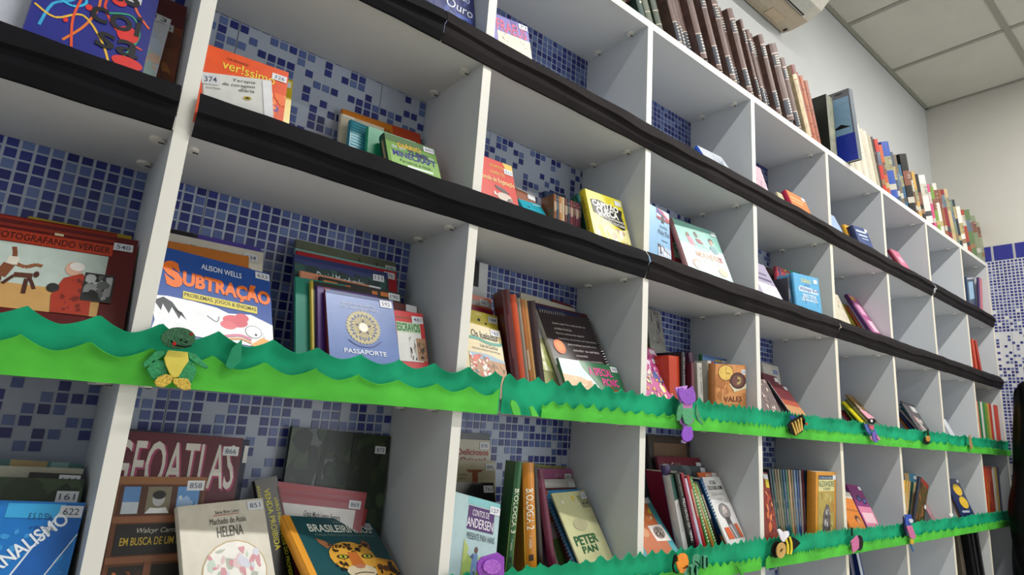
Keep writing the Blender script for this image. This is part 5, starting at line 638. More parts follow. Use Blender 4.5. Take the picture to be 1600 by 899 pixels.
['book','moss green spine in the packed row of the last column above the green strip',None,[3.0512,0.0183,1.3062,-0.0001,-0.0096,0.0134,0.024,0.2085,0.0385],'8a9a3c',None,'soft',0,[]],
['book','orange red patterned book in the shaded last column bottom cell',None,[2.7948,0.02,1.0036,0,0.0006,-0.0151,0.1,0.2297,0.11],'c8401c',None,'soft',1,[('X',0,0.1669,1,1,['d8602c','a82a14','d88a2c'],16,170,0.2)]],
['book','cream book in the shaded last column bottom cell',None,[2.9056,0.02,1.0035,0.0001,-0.0042,-0.013,0.025,0.2295,0.11],'c8c4b8',None,'soft',0,[]],
['book','mustard yellow book in the shaded last column bottom cell',None,[2.939,0.02,1.0035,0.0001,-0.0054,-0.0119,0.022,0.229,0.11],'b89a34',None,'soft',0,[]],
['book','violet dark book in the shaded last column bottom cell',None,[2.9729,0.02,1.0035,0.0001,-0.0067,-0.0109,0.02,0.2284,0.11],'38305a',None,'soft',0,[]],
]
TOPS = [
['burgundy volume with gilt bands at the left end of the top row','5a2a34',[0.316,0.014,0.0719,0.16,0.24,-25],'gilt','book'],
['dark bottle green volume next to the burgundy ones','233f38',[0.4233,0.014,0.0208,0.16,0.24,-25],'white','book'],
['grey green journal volume, first after the bottle green one','5a6252',[0.4493,0.014,0.0234,0.16,0.23,-25],'rule','book'],
['green grey journal volume with pale rings, second after the bottle green one','4a5c50',[0.4783,0.029,0.0218,0.16,0.23,-25],'rule','book'],
['mottled green grey volume just before the brown series','3f4a3e',[0.5056,0.024,0.0245,0.16,0.23,-25],'rule','book'],
['brown encyclopedia volume with dark title patch, first from the left of its series','5d4640',[0.57,0.014,0.0211,0.16,0.236,-25],'enc','encyclopedia_volume'],
['brown encyclopedia volume with dark title patch, second from the left of its series','5d4640',[0.594,0.018,0.0215,0.16,0.236,-25],'enc','encyclopedia_volume'],
['brown encyclopedia volume with dark title patch, third from the left of its series','5d4640',[0.6184,0.022,0.0269,0.16,0.236,-25],'enc','encyclopedia_volume'],
['brown encyclopedia volume with dark title patch, fourth from the left of its series','5d4640',[0.649,0.002,0.0301,0.16,0.236,-25],'enc','encyclopedia_volume'],
['brown encyclopedia volume with dark title patch, fifth from the left of its series','5d4640',[0.6832,0.018,0.0166,0.16,0.236,-25],'enc','encyclopedia_volume'],
['brown encyclopedia volume with dark title patch, sixth from the left of its series','5d4640',[0.7021,0.022,0.0169,0.16,0.236,-25],'enc','encyclopedia_volume'],
['brown encyclopedia volume with dark title patch, seventh from the left of its series','5d4640',[0.7213,0.002,0.0264,0.16,0.236,-25],'enc','encyclopedia_volume'],
['brown encyclopedia volume with dark title patch, eighth from the left of its series','5d4640',[0.7513,0.018,0.0298,0.16,0.236,-25],'enc','encyclopedia_volume'],
['brown encyclopedia volume with dark title patch, ninth from the left of its series','5d4640',[0.7852,0.002,0.0277,0.16,0.236,-25],'enc','encyclopedia_volume'],
['brown encyclopedia volume with dark title patch, tenth from the left of its series','5d4640',[0.8167,0.014,0.0269,0.16,0.236,-25],'enc','encyclopedia_volume'],
['brown encyclopedia volume with dark title patch, eleventh from the left of its series','5d4640',[0.8473,0.018,0.0188,0.16,0.236,-25],'enc','encyclopedia_volume'],
['brown encyclopedia volume with dark title patch, twelfth from the left of its series','5d4640',[0.8687,0.002,0.0295,0.16,0.236,-25],'enc','encyclopedia_volume'],
['brown encyclopedia volume with dark title patch, thirteenth from the left of its series','5d4640',[0.9022,0.014,0.0271,0.16,0.236,-25],'enc','encyclopedia_volume'],
['brown encyclopedia volume with dark title patch, fourteenth from the left of its series','5d4640',[0.9331,0.002,0.0153,0.16,0.236,-25],'enc','encyclopedia_volume'],
['brown encyclopedia volume with dark title patch, fifteenth from the left of its series','5d4640',[0.9505,0.022,0.0312,0.16,0.236,-25],'enc','encyclopedia_volume'],
['brown encyclopedia volume with dark title patch, sixteenth from the left of its series','5d4640',[0.986,0.014,0.0191,0.16,0.236,-25],'enc','encyclopedia_volume'],
['brown encyclopedia volume with dark title patch, seventeenth from the left of its series','5d4640',[1.0077,0.018,0.021,0.16,0.236,-25],'enc','encyclopedia_volume'],
['brown encyclopedia volume with dark title patch, eighteenth from the left of its series','5d4640',[1.0317,0.002,0.028,0.16,0.236,-25],'enc','encyclopedia_volume'],
['brown encyclopedia volume with dark title patch, nineteenth from the left of its series','5d4640',[1.0635,0.014,0.0269,0.16,0.236,-25],'enc','encyclopedia_volume'],
['brown encyclopedia volume with dark title patch, twentieth from the left of its series','5d4640',[1.0941,0.002,0.0449,0.16,0.236,-25],'enc','encyclopedia_volume'],
['brown encyclopedia volume with dark title patch, twenty-first from the left of its series','5d4640',[1.1453,0.022,0.032,0.16,0.236,-25],'enc','encyclopedia_volume'],
['brown encyclopedia volume with dark title patch, twenty-second from the left of its series','5d4640',[1.1817,0.014,0.0291,0.16,0.236,-25],'enc','encyclopedia_volume'],
['cream spined volume with wine red cap beside the brown series','c0ae8c',[1.2316,0.008,0.0301,0.16,0.232,-25],'cap','book'],
['first thin rust red bound volume after the cream spine','8a4028',[1.2658,0.014,0.0232,0.16,0.225,-24],'rule','book'],
['second thin rust red bound volume after the cream spine','a0542e',[1.2919,0.014,0.0237,0.16,0.225,-23],'rule','book'],
['third thin rust red bound volume, taller than its neighbours','8e4a30',[1.3185,0.014,0.0243,0.16,0.22,-22],'rule','book'],
['narrow grey brown volume beside the black album','6a5e58',[1.3455,0.024,0.0208,0.16,0.19,-20],'','book'],
['chalky white spine among the mixed books on top, right half','c3bba8',[1.5632,0.014,0.0333,0.16,0.21,-20],'plain','book'],
['greyish white spine among the mixed books on top, right half','b4ad9c',[1.5997,0.014,0.0242,0.16,0.21,-20],'plain','book'],
['ivory spine among the mixed books on top, right half','cfc8b6',[1.6263,0.014,0.0345,0.16,0.22,-20],'plain','book'],
['stone white spine among the mixed books on top, right half','b9b2a2',[1.6641,0.014,0.0251,0.16,0.215,-20],'plain','book'],
['bone white spine among the mixed books on top, right half','d0c9b8',[1.6917,0.014,0.0306,0.16,0.21,-20],'plain','book'],
['dull white spine among the mixed books on top, right half','bcb5a4',[1.7253,0.014,0.0312,0.16,0.205,-20],'plain','book'],
['pale cream spine among the mixed books on top, right half','c8c0ae',[1.7595,0.014,0.0264,0.16,0.21,-20],'plain','book'],
['beige spine among the mixed books on top, right half','a39a86',[1.7885,0.014,0.0323,0.16,0.205,-20],'plain','book'],
['black headed spine among the mixed books on top, right half','2a2420',[1.8239,0.014,0.0219,0.16,0.21,-20],'plain','book'],
['red checked spine among the mixed books on top, right half','b0281e',[1.8479,0.014,0.0339,0.17,0.21,-17],'mix','book'],
['terracotta spine among the mixed books on top, right half','b0522c',[1.8845,0.014,0.0346,0.13,0.2,-17],'mix','book'],
['bright blue framed spine among the mixed books on top, right half','2a4a9a',[1.9218,0.014,0.0713,0.15,0.225,-17],'mix','book'],
['speckled dark blue spine among the mixed books on top, right half','3a4a5a',[1.9986,0.014,0.0305,0.17,0.21,-17],'mix','book'],
['brown patterned spine among the mixed books on top, right half','6a5a4a',[2.0315,0.014,0.0311,0.13,0.21,-17],'mix','book'],
['petrol blue spine among the mixed books on top, right half','2c5a78',[2.065,0.014,0.0316,0.15,0.18,-17],'mix','book'],
['thick black spine among the mixed books on top, right half','0f0f0f',[2.1128,0.014,0.0719,0.17,0.24,-17],'mix','book'],
['dark brown spine among the mixed books on top, right half','6a4a30',[2.1903,0.014,0.0268,0.13,0.19,-17],'mix','book'],
['golden tan spine among the mixed books on top, right half','b8924a',[2.2193,0.014,0.0341,0.15,0.2,-17],'mix','book'],
['black and gold spine among the mixed books on top, right half','201c1a',[2.256,0.014,0.0417,0.17,0.2,-17],'mix','book'],
['white with black spots spine among the mixed books on top, right half','cfc9c4',[2.301,0.014,0.0788,0.13,0.21,-17],'mix','book'],
['pink spine among the mixed books on top, right half','c04a78',[2.4018,0.014,0.0297,0.15,0.2,-17],'mix','book'],
['leaf green spine among the mixed books on top, right half','6a8a3a',[2.4418,0.014,0.0379,0.17,0.2,-17],'mix','book'],
['silver white spine among the mixed books on top, right half','c8c4bc',[2.4826,0.014,0.0464,0.13,0.23,-17],'mix','book'],
['cinnamon spine among the mixed books on top, right half','8a5030',[2.5495,0.014,0.0317,0.15,0.22,-17],'mix','book'],
['crimson spine among the mixed books on top, right half','7a1c2c',[2.5838,0.014,0.0485,0.17,0.23,-17],'mix','book'],
['broad sandy spine among the mixed books on top, right half','b8a078',[2.6361,0.014,0.0497,0.13,0.25,-17],'mix','book'],
['sage spine among the mixed books on top, right half','6a7a68',[2.6896,0.014,0.0423,0.15,0.21,-17],'mix','book'],
['slate black spine among the mixed books on top, right half','28303a',[2.7444,0.014,0.0346,0.17,0.23,-17],'mix','book'],
['clean white spine among the mixed books on top, right half','d8d4cc',[2.7911,0.014,0.0531,0.13,0.21,-17],'mix','book'],
['brick red spine among the mixed books on top, right half','9a3c2c',[2.8484,0.014,0.0544,0.15,0.21,-17],'mix','book'],
['mossy green spine among the mixed books on top, right half','5a7048',[2.9071,0.014,0.0842,0.17,0.225,-17],'mix','book'],
['pale olive spine among the mixed books on top, right half','7a8468',[2.9979,0.014,0.0775,0.13,0.22,-17],'mix','book'],
['grey khaki spine among the mixed books on top, right half','8a8c74',[3.0815,0.014,0.0599,0.15,0.21,-17],'mix','book'],
]
ALBUMS = [[1.5,-0.036,2.2235,0,0,-0.192,0.16,0.25,0.03],[1.392,0.008,2.2205,0,0,-0.0698,0.15,0.213,0.052]]
FIGURES = [
['foam_frog','glittery green foam frog with yellow belly on the upper green strip','decoration',[['head','1d5a34',1,[[-0.3988,1.3432],[-0.3991,1.3392],[-0.401,1.3353],[-0.4046,1.332],[-0.4092,1.3296],[-0.4146,1.3283],[-0.4201,1.3282],[-0.4252,1.3293],[-0.4295,1.3315],[-0.4325,1.3346],[-0.434,1.3382],[-0.4339,1.3421],[-0.432,1.3459],[-0.4287,1.3492],[-0.4242,1.3517],[-0.4189,1.3531],[-0.4133,1.3533],[-0.408,1.3523],[-0.4035,1.3501],[-0.4004,1.347]],1],['belly','d8c85a',1,[[-0.4244,1.3259],[-0.4044,1.3262],[-0.4016,1.3161],[-0.4051,1.3089],[-0.4092,1.2971],[-0.414,1.2955],[-0.4189,1.3006],[-0.4239,1.309],[-0.4269,1.3165]],0],['arm','1d8a50',0,[[-0.4264,1.3262],[-0.4368,1.3226],[-0.446,1.3087],[-0.4437,1.304],[-0.4365,1.3098],[-0.4263,1.32]],1],['arm','1d8a50',0,[[-0.404,1.3268],[-0.3952,1.325],[-0.3785,1.3118],[-0.3808,1.3092],[-0.3923,1.3138],[-0.4017,1.3196]],1],['leg','1d8a50',0,[[-0.4259,1.3144],[-0.437,1.3131],[-0.441,1.3027],[-0.4357,1.2944],[-0.428,1.2896],[-0.4195,1.2983],[-0.4226,1.3069]],1],['leg','1d8a50',0,[[-0.4023,1.3172],[-0.3931,1.3125],[-0.3907,1.3047],[-0.3938,1.2918],[-0.4042,1.2919],[-0.4092,1.2971],[-0.4051,1.3089]],1],['foot','c8a83a',2,[[-0.4149,1.2948],[-0.416,1.2897],[-0.423,1.284],[-0.4296,1.2851],[-0.4323,1.2892],[-0.4299,1.295],[-0.4227,1.2991],[-0.4165,1.298]],1],['foot','c8a83a',2,[[-0.4149,1.2948],[-0.409,1.296],[-0.3998,1.2963],[-0.3957,1.2905],[-0.3947,1.2849],[-0.4006,1.2827],[-0.4083,1.2859],[-0.4136,1.2899]],1],['mouth','101c12',3,[[-0.4243,1.3373],[-0.4185,1.333],[-0.409,1.3319],[-0.4032,1.3344],[-0.4024,1.3328],[-0.4087,1.3302],[-0.4192,1.3311],[-0.4244,1.335]],0],['eye','101c12',3,[[-0.4129,1.3389],[-0.4129,1.3385],[-0.413,1.3381],[-0.4133,1.3378],[-0.4137,1.3376],[-0.4141,1.3375],[-0.4146,1.3375],[-0.415,1.3376],[-0.4153,1.3378],[-0.4156,1.3381],[-0.4157,1.3385],[-0.4157,1.3389],[-0.4156,1.3393],[-0.4153,1.3396],[-0.415,1.3398],[-0.4145,1.3399],[-0.4141,1.3399],[-0.4137,1.3398],[-0.4133,1.3396],[-0.413,1.3393]],0],['eye','101c12',3,[[-0.4074,1.3373],[-0.4074,1.3369],[-0.4076,1.3366],[-0.4078,1.3362],[-0.4082,1.336],[-0.4086,1.3359],[-0.4091,1.3359],[-0.4095,1.336],[-0.4099,1.3363],[-0.4101,1.3366],[-0.4103,1.3369],[-0.4103,1.3373],[-0.4101,1.3377],[-0.4099,1.338],[-0.4095,1.3383],[-0.4091,1.3384],[-0.4086,1.3384],[-0.4082,1.3383],[-0.4078,1.338],[-0.4076,1.3377]],0],['tongue','b02828',4,[[-0.4193,1.3334],[-0.4192,1.3326],[-0.4194,1.3319],[-0.4197,1.3313],[-0.4201,1.3309],[-0.4206,1.3307],[-0.4212,1.3308],[-0.4218,1.331],[-0.4223,1.3315],[-0.4226,1.3322],[-0.4229,1.3329],[-0.4229,1.3337],[-0.4228,1.3344],[-0.4225,1.335],[-0.422,1.3354],[-0.4215,1.3356],[-0.4209,1.3356],[-0.4204,1.3353],[-0.4199,1.3348],[-0.4195,1.3342]],0],['cheek','8a2828',4,[[-0.4034,1.3466],[-0.4035,1.3461],[-0.4037,1.3456],[-0.4042,1.3452],[-0.4048,1.3449],[-0.4054,1.3447],[-0.4062,1.3447],[-0.4068,1.3448],[-0.4074,1.3451],[-0.4078,1.3455],[-0.408,1.346],[-0.4079,1.3465],[-0.4077,1.347],[-0.4073,1.3474],[-0.4067,1.3477],[-0.406,1.3479],[-0.4053,1.3479],[-0.4046,1.3478],[-0.404,1.3475],[-0.4036,1.3471]],0]]],
['foam_tulip','purple foam tulip with two glitter green leaves on the upper green strip','decoration',[['petal','8a4ab8',2,[[0.5217,1.3673],[0.5364,1.3704],[0.5425,1.3656],[0.5575,1.3705],[0.5698,1.3771],[0.5806,1.3598],[0.5807,1.3471],[0.5669,1.3371],[0.5427,1.3371],[0.5278,1.3448],[0.5203,1.3566]],1],['petal','c48ad8',1,[[0.5143,1.3685],[0.556,1.3767],[0.5545,1.3703],[0.5395,1.3618],[0.5338,1.3382],[0.5219,1.3514]],1],['collar','c87ab8',1,[[0.5323,1.3381],[0.5745,1.3412],[0.573,1.3303],[0.5518,1.3253],[0.5369,1.3296]],1],['leaf','4a9a6a',2,[[0.5339,1.3276],[0.573,1.3303],[0.5761,1.3198],[0.5731,1.3053],[0.558,1.2939],[0.5431,1.2966],[0.5341,1.3136]],1],['leaf','3c8a5a',3,[[0.5309,1.338],[0.5163,1.3299],[0.5107,1.3156],[0.511,1.3001],[0.5225,1.3024],[0.531,1.3204]],1],['leaf','3c8a5a',3,[[0.5792,1.3398],[0.5885,1.3242],[0.6041,1.2963],[0.5854,1.3042],[0.5761,1.3198]],1],['back_petal','b070c0',0,[[0.5282,1.315],[0.534,1.3171],[0.555,1.2937],[0.5823,1.3094],[0.5854,1.3042],[0.5701,1.2945],[0.5491,1.2908],[0.5372,1.2963]],1],['bud','8a48c0',2,[[0.5402,1.2912],[0.5671,1.2917],[0.5732,1.2735],[0.5672,1.2645],[0.5523,1.2596],[0.5375,1.2634],[0.5321,1.2735]],1],['tag','a088b0',1,[[0.5369,1.2633],[0.5538,1.2596],[0.5508,1.2561],[0.537,1.2573]],0]]],
['foam_bee','black foam bee with gold stripes on the upper green strip','decoration',[['body','161412',1,[[0.9811,1.3161],[0.9995,1.3285],[1.0486,1.343],[1.0752,1.3269],[1.0577,1.3027],[1.0205,1.291],[0.9973,1.2971]],0],['head','161412',1,[[1.0425,1.3426],[1.0613,1.3481],[1.0775,1.3329],[1.0653,1.3205],[1.0472,1.3254]],0],['wing','28407a',0,[[0.9969,1.3341],[1.0124,1.3436],[1.0331,1.3391],[1.0173,1.3295]],0],['stripe','c8a44a',2,[[0.9961,1.3226],[1.0015,1.324],[1.0221,1.2968],[1.0158,1.2922]],1],['stripe','c8a44a',2,[[1.0118,1.3275],[1.0173,1.3289],[1.0332,1.3007],[1.0257,1.2961]],1],['stripe','c8a44a',2,[[1.0278,1.3324],[1.0333,1.3339],[1.0444,1.3047],[1.0356,1.2999]],1],['stripe','c8a44a',2,[[1.0439,1.3374],[1.0495,1.3389],[1.0557,1.3087],[1.0456,1.3038]],1],['eye','c02820',3,[[1.0756,1.3246],[1.0753,1.3237],[1.0745,1.323],[1.0733,1.3223],[1.0719,1.3219],[1.0704,1.3216],[1.0688,1.3217],[1.0675,1.322],[1.0664,1.3225],[1.0658,1.3232],[1.0656,1.324],[1.0659,1.3249],[1.0667,1.3256],[1.0678,1.3263],[1.0692,1.3267],[1.0708,1.3269],[1.0723,1.3269],[1.0737,1.3266],[1.0748,1.3261],[1.0754,1.3254]],0]]],
['foam_macaw','blue and pink foam macaw with black face on the upper green strip','decoration',[['head','e0a0b0',1,[[1.4188,1.3852],[1.462,1.382],[1.5004,1.3722],[1.5247,1.3654],[1.4786,1.3607],[1.4645,1.3659]],0],['face','141214',2,[[1.5243,1.3561],[1.5225,1.3534],[1.5181,1.3509],[1.5116,1.3487],[1.5036,1.3471],[1.4949,1.3463],[1.4864,1.3462],[1.4789,1.347],[1.473,1.3485],[1.4695,1.3505],[1.4685,1.353],[1.4702,1.3556],[1.4745,1.3581],[1.4809,1.3602],[1.4887,1.3619],[1.4974,1.3628],[1.506,1.3629],[1.5137,1.3622],[1.5196,1.3607],[1.5233,1.3586]],0],['eye','d8d8d8',3,[[1.4923,1.3553],[1.4917,1.3539],[1.4907,1.3526],[1.4892,1.3515],[1.4874,1.3508],[1.4855,1.3505],[1.4837,1.3506],[1.4821,1.3511],[1.4809,1.3521],[1.4803,1.3533],[1.4802,1.3546],[1.4807,1.3561],[1.4817,1.3574],[1.4832,1.3584],[1.485,1.3592],[1.4869,1.3595],[1.4887,1.3594],[1.4903,1.3588],[1.4915,1.3579],[1.4922,1.3567]],0],['wing','4a62a8',0,[[1.4615,1.3455],[1.4811,1.3445],[1.5077,1.3214],[1.4912,1.3126],[1.4684,1.3257],[1.4579,1.3373]],1],['wing','4a6ab0',0,[[1.5185,1.3424],[1.5392,1.327],[1.5495,1.311],[1.5426,1.3004],[1.5223,1.318]],1],['chest','c05a6a',1,[[1.4811,1.3445],[1.5189,1.3445],[1.5144,1.332],[1.5035,1.3274],[1.4843,1.3325]],1],['tail','6a5ab0',2,[[1.4928,1.3228],[1.523,1.3221],[1.5355,1.3042],[1.5232,1.2916],[1.5057,1.293],[1.4947,1.3027]],1],['feather','c87aa8',3,[[1.5169,1.3157],[1.5429,1.3025],[1.5347,1.2991],[1.5178,1.3056]],0],['feather','c88a9a',1,[[1.4809,1.3102],[1.4956,1.3088],[1.5035,1.2949],[1.4894,1.3004]],0]]],
['foam_acorn','tiny dark foam charm with gold centre on the upper green strip','decoration',[['stem','1a3020',0,[[1.9866,1.35],[1.9986,1.3576],[2.0089,1.3297],[1.998,1.3127],[1.9872,1.3241]],0],['base','101a14',1,[[1.9986,1.3151],[1.9959,1.3106],[1.9903,1.3065],[1.9824,1.3031],[1.9728,1.3008],[1.9627,1.2998],[1.9529,1.3002],[1.9445,1.3019],[1.9381,1.3047],[1.9345,1.3085],[1.934,1.3127],[1.9365,1.3171],[1.9419,1.3212],[1.9497,1.3246],[1.9592,1.3269],[1.9693,1.328],[1.9792,1.3278],[1.9878,1.3261],[1.9943,1.3232],[1.998,1.3194]],0],['centre','b88a3a',2,[[1.9907,1.3219],[1.9889,1.3185],[1.9853,1.3154],[1.9802,1.3129],[1.9742,1.3112],[1.9678,1.3105],[1.9617,1.3108],[1.9565,1.3121],[1.9526,1.3142],[1.9504,1.3171],[1.9502,1.3203],[1.9519,1.3236],[1.9555,1.3266],[1.9605,1.3292],[1.9665,1.3309],[1.9728,1.3317],[1.979,1.3314],[1.9843,1.3302],[1.9883,1.328],[1.9905,1.3251]],1]]],
['wooden_stick','short beige twig charm near the right end of the upper green strip','decoration',[['twig','a0805a',1,[[2.4498,1.3534],[2.4648,1.3551],[2.4739,1.3264],[2.4814,1.3099],[2.4585,1.2953],[2.4446,1.3143]],0]]],
['foam_flower','purple glitter foam flower at the left end of the lower green strip','decoration',[['bloom','8a3ab0',1,[[0.0339,1.0657],[0.0418,1.0729],[0.0538,1.0746],[0.0713,1.0773],[0.0847,1.0697],[0.0866,1.0483],[0.086,1.0352],[0.0614,1.0324],[0.0432,1.0419],[0.0343,1.0554]],1],['petal','a85ac8',2,[[0.0768,1.0571],[0.0763,1.0539],[0.0741,1.0511],[0.0705,1.0491],[0.0658,1.0481],[0.0606,1.048],[0.0553,1.049],[0.0505,1.0509],[0.0465,1.0535],[0.0439,1.0566],[0.0427,1.0599],[0.0432,1.063],[0.0453,1.0658],[0.0488,1.0678],[0.0534,1.0689],[0.0586,1.069],[0.0639,1.0681],[0.0689,1.0663],[0.0729,1.0636],[0.0756,1.0604]],1]]],
['foam_caterpillar','orange faced foam caterpillar with ringed green body on the lower green strip','decoration',[['head','e88a12',2,[[0.5221,1.0395],[0.5344,1.0441],[0.5455,1.0433],[0.5539,1.038],[0.5575,1.0283],[0.5568,1.0205],[0.5458,1.0105],[0.5375,1.0066],[0.5307,1.008],[0.521,1.0195],[0.5175,1.0283],[0.5236,1.0301]],1],['hair','141410',1,[[0.5167,1.0415],[0.5234,1.0425],[0.5236,1.0286],[0.5169,1.0276],[0.5129,1.0217],[0.5184,1.0121],[0.5307,1.0064],[0.5266,1.006],[0.5144,1.0101],[0.5102,1.022],[0.514,1.0355]],0],['smile','401008',3,[[0.536,1.0183],[0.5415,1.0171],[0.5485,1.0188],[0.5498,1.0218],[0.5512,1.0186],[0.5443,1.0157],[0.5374,1.017]],0],['segment','4f9a78',0,[[0.5689,1.0077],[0.5684,1.0051],[0.5669,1.0028],[0.5646,1.0011],[0.5616,1.0002],[0.5584,1.0001],[0.5551,1.0008],[0.5522,1.0023],[0.5499,1.0043],[0.5484,1.0069],[0.5478,1.0095],[0.5483,1.0121],[0.5498,1.0144],[0.5521,1.0161],[0.555,1.0171],[0.5583,1.0173],[0.5615,1.0166],[0.5645,1.0151],[0.5668,1.013],[0.5684,1.0104]],1],['segment','4a9472',1,[[0.5846,1.0095],[0.5841,1.0065],[0.5825,1.0039],[0.5802,1.0019],[0.5772,1.0008],[0.5739,1.0006],[0.5706,1.0014],[0.5676,1.0031],[0.5653,1.0054],[0.5638,1.0083],[0.5632,1.0114],[0.5637,1.0143],[0.5652,1.017],[0.5675,1.0189],[0.5705,1.0201],[0.5738,1.0203],[0.5771,1.0196],[0.5801,1.0179],[0.5825,1.0155],[0.5841,1.0126]],1],['segment','4f9a78',1,[[0.5954,1.0054],[0.595,1.0028],[0.5938,1.0005],[0.5919,0.9987],[0.5894,0.9977],[0.5868,0.9975],[0.5841,0.9982],[0.5817,0.9996],[0.5798,1.0017],[0.5786,1.0042],[0.5781,1.0069],[0.5786,1.0096],[0.5798,1.0119],[0.5817,1.0137],[0.5841,1.0147],[0.5867,1.0149],[0.5894,1.0143],[0.5918,1.0128],[0.5938,1.0107],[0.595,1.0082]],1],['segment','4a9472',0,[[0.6084,1.0222],[0.6064,1.0185],[0.6032,1.0154],[0.5991,1.0133],[0.5946,1.0123],[0.59,1.0125],[0.5858,1.0138],[0.5824,1.0163],[0.5801,1.0195],[0.5792,1.0233],[0.5797,1.0272],[0.5817,1.0308],[0.5848,1.0339],[0.5888,1.0361],[0.5934,1.0372],[0.598,1.037],[0.6023,1.0357],[0.6058,1.0332],[0.6081,1.0299],[0.609,1.0261]],1],['segment','4f9a78',1,[[0.628,1.0204],[0.6274,1.0165],[0.6257,1.013],[0.623,1.0104],[0.6197,1.0088],[0.616,1.0085],[0.6124,1.0094],[0.6091,1.0115],[0.6065,1.0146],[0.6048,1.0183],[0.6042,1.0223],[0.6048,1.0262],[0.6065,1.0297],[0.6091,1.0324],[0.6124,1.034],[0.6161,1.0343],[0.6198,1.0334],[0.6231,1.0313],[0.6258,1.0283],[0.6275,1.0245]],1],['segment','5aa07c',0,[[0.6356,1.0215],[0.6351,1.0185],[0.6338,1.0159],[0.6318,1.0139],[0.6293,1.0127],[0.6265,1.0125],[0.6237,1.0132],[0.6212,1.0147],[0.6192,1.017],[0.618,1.0198],[0.6176,1.0229],[0.618,1.0258],[0.6193,1.0285],[0.6213,1.0305],[0.6238,1.0317],[0.6266,1.0319],[0.6294,1.0313],[0.6319,1.0297],[0.6339,1.0274],[0.6352,1.0245]],1],['antenna','103420',3,[[0.5766,1.0276],[0.5824,1.0264],[0.594,1.0175],[0.5925,1.016],[0.581,1.0241],[0.5781,1.0243]],0],['ring','14442c',2,[[0.5639,1.0168],[0.5659,1.0166],[0.566,1.0009],[0.564,1.0011]],0],['ring','14442c',2,[[0.5824,1.0184],[0.5844,1.0183],[0.5845,0.9993],[0.5825,0.9995]],0],['ring','14442c',2,[[0.6072,1.0342],[0.6093,1.034],[0.6092,1.0091],[0.6071,1.0092]],0],['ring','14442c',2,[[0.6221,1.0298],[0.6242,1.0297],[0.6241,1.011],[0.622,1.0112]],0]]],
['wooden_button_bee','foam bee with white wings and a wooden button head on the lower green strip','decoration',[['body','0e0e10',1,[[0.9362,1.042],[0.9534,1.05],[0.9729,1.0523],[0.9923,1.0478],[1.0117,1.0409],[1.0263,1.0326],[1.0055,1.0241],[0.9801,1.0144],[0.9629,1.0122],[0.9416,1.0148],[0.9351,1.0242]],0],['stripe','d8c43a',2,[[0.9632,1.0523],[0.9716,1.0507],[0.9792,1.0371],[0.9793,1.0212],[0.9737,1.0109],[0.9665,1.0114],[0.9708,1.0218],[0.9706,1.0365]],0],['stripe','d8c43a',2,[[0.9455,1.0459],[0.9532,1.0477],[0.962,1.0336],[0.9623,1.0212],[0.9593,1.0119],[0.951,1.013],[0.9529,1.023],[0.9525,1.0354]],0],['wing','e0dce4',3,[[0.9052,1.0704],[0.9145,1.0722],[0.9305,1.0647],[0.9419,1.0574],[0.9362,1.042],[0.9268,1.0425],[0.9179,1.0497]],0],['wing','dcd8e0',2,[[0.9397,1.0609],[0.9472,1.065],[0.9616,1.0643],[0.966,1.0584],[0.9607,1.0518],[0.9386,1.0429],[0.934,1.0443]],0],['head','1a1614',0,[[0.9394,1.0212],[0.9362,1.0157],[0.9311,1.0111],[0.9246,1.0078],[0.9173,1.0062],[0.9099,1.0063],[0.9033,1.0081],[0.8979,1.0116],[0.8944,1.0162],[0.893,1.0216],[0.8939,1.0273],[0.8969,1.0328],[0.9019,1.0374],[0.9083,1.0408],[0.9156,1.0426],[0.923,1.0426],[0.9298,1.0408],[0.9353,1.0373],[0.939,1.0326],[0.9404,1.027]],0],['button','c09a5c',3,[[0.9404,1.0213],[0.9374,1.0162],[0.9327,1.0119],[0.9266,1.0088],[0.9199,1.0072],[0.9131,1.0073],[0.907,1.0091],[0.9021,1.0122],[0.8988,1.0166],[0.8976,1.0216],[0.8984,1.0269],[0.9012,1.032],[0.9058,1.0363],[0.9118,1.0394],[0.9185,1.0411],[0.9253,1.0411],[0.9316,1.0394],[0.9367,1.0362],[0.94,1.0318],[0.9413,1.0267]],0],['buttonhole','3a2a18',4,[[0.9155,1.0238],[0.9154,1.0234],[0.9151,1.0229],[0.9147,1.0226],[0.9141,1.0224],[0.9135,1.0224],[0.913,1.0225],[0.9125,1.0228],[0.9121,1.0231],[0.9119,1.0236],[0.9118,1.0241],[0.9119,1.0245],[0.9122,1.0249],[0.9126,1.0253],[0.9132,1.0254],[0.9137,1.0255],[0.9143,1.0254],[0.9148,1.0251],[0.9152,1.0247],[0.9154,1.0243]],0],['buttonhole','3a2a18',4,[[0.9208,1.0268],[0.9206,1.0263],[0.9204,1.0259],[0.9199,1.0256],[0.9194,1.0254],[0.9188,1.0254],[0.9183,1.0255],[0.9178,1.0257],[0.9174,1.0261],[0.9171,1.0265],[0.9171,1.027],[0.9172,1.0275],[0.9175,1.0279],[0.9179,1.0282],[0.9184,1.0284],[0.919,1.0284],[0.9196,1.0283],[0.9201,1.0281],[0.9205,1.0277],[0.9207,1.0273]],0]]],
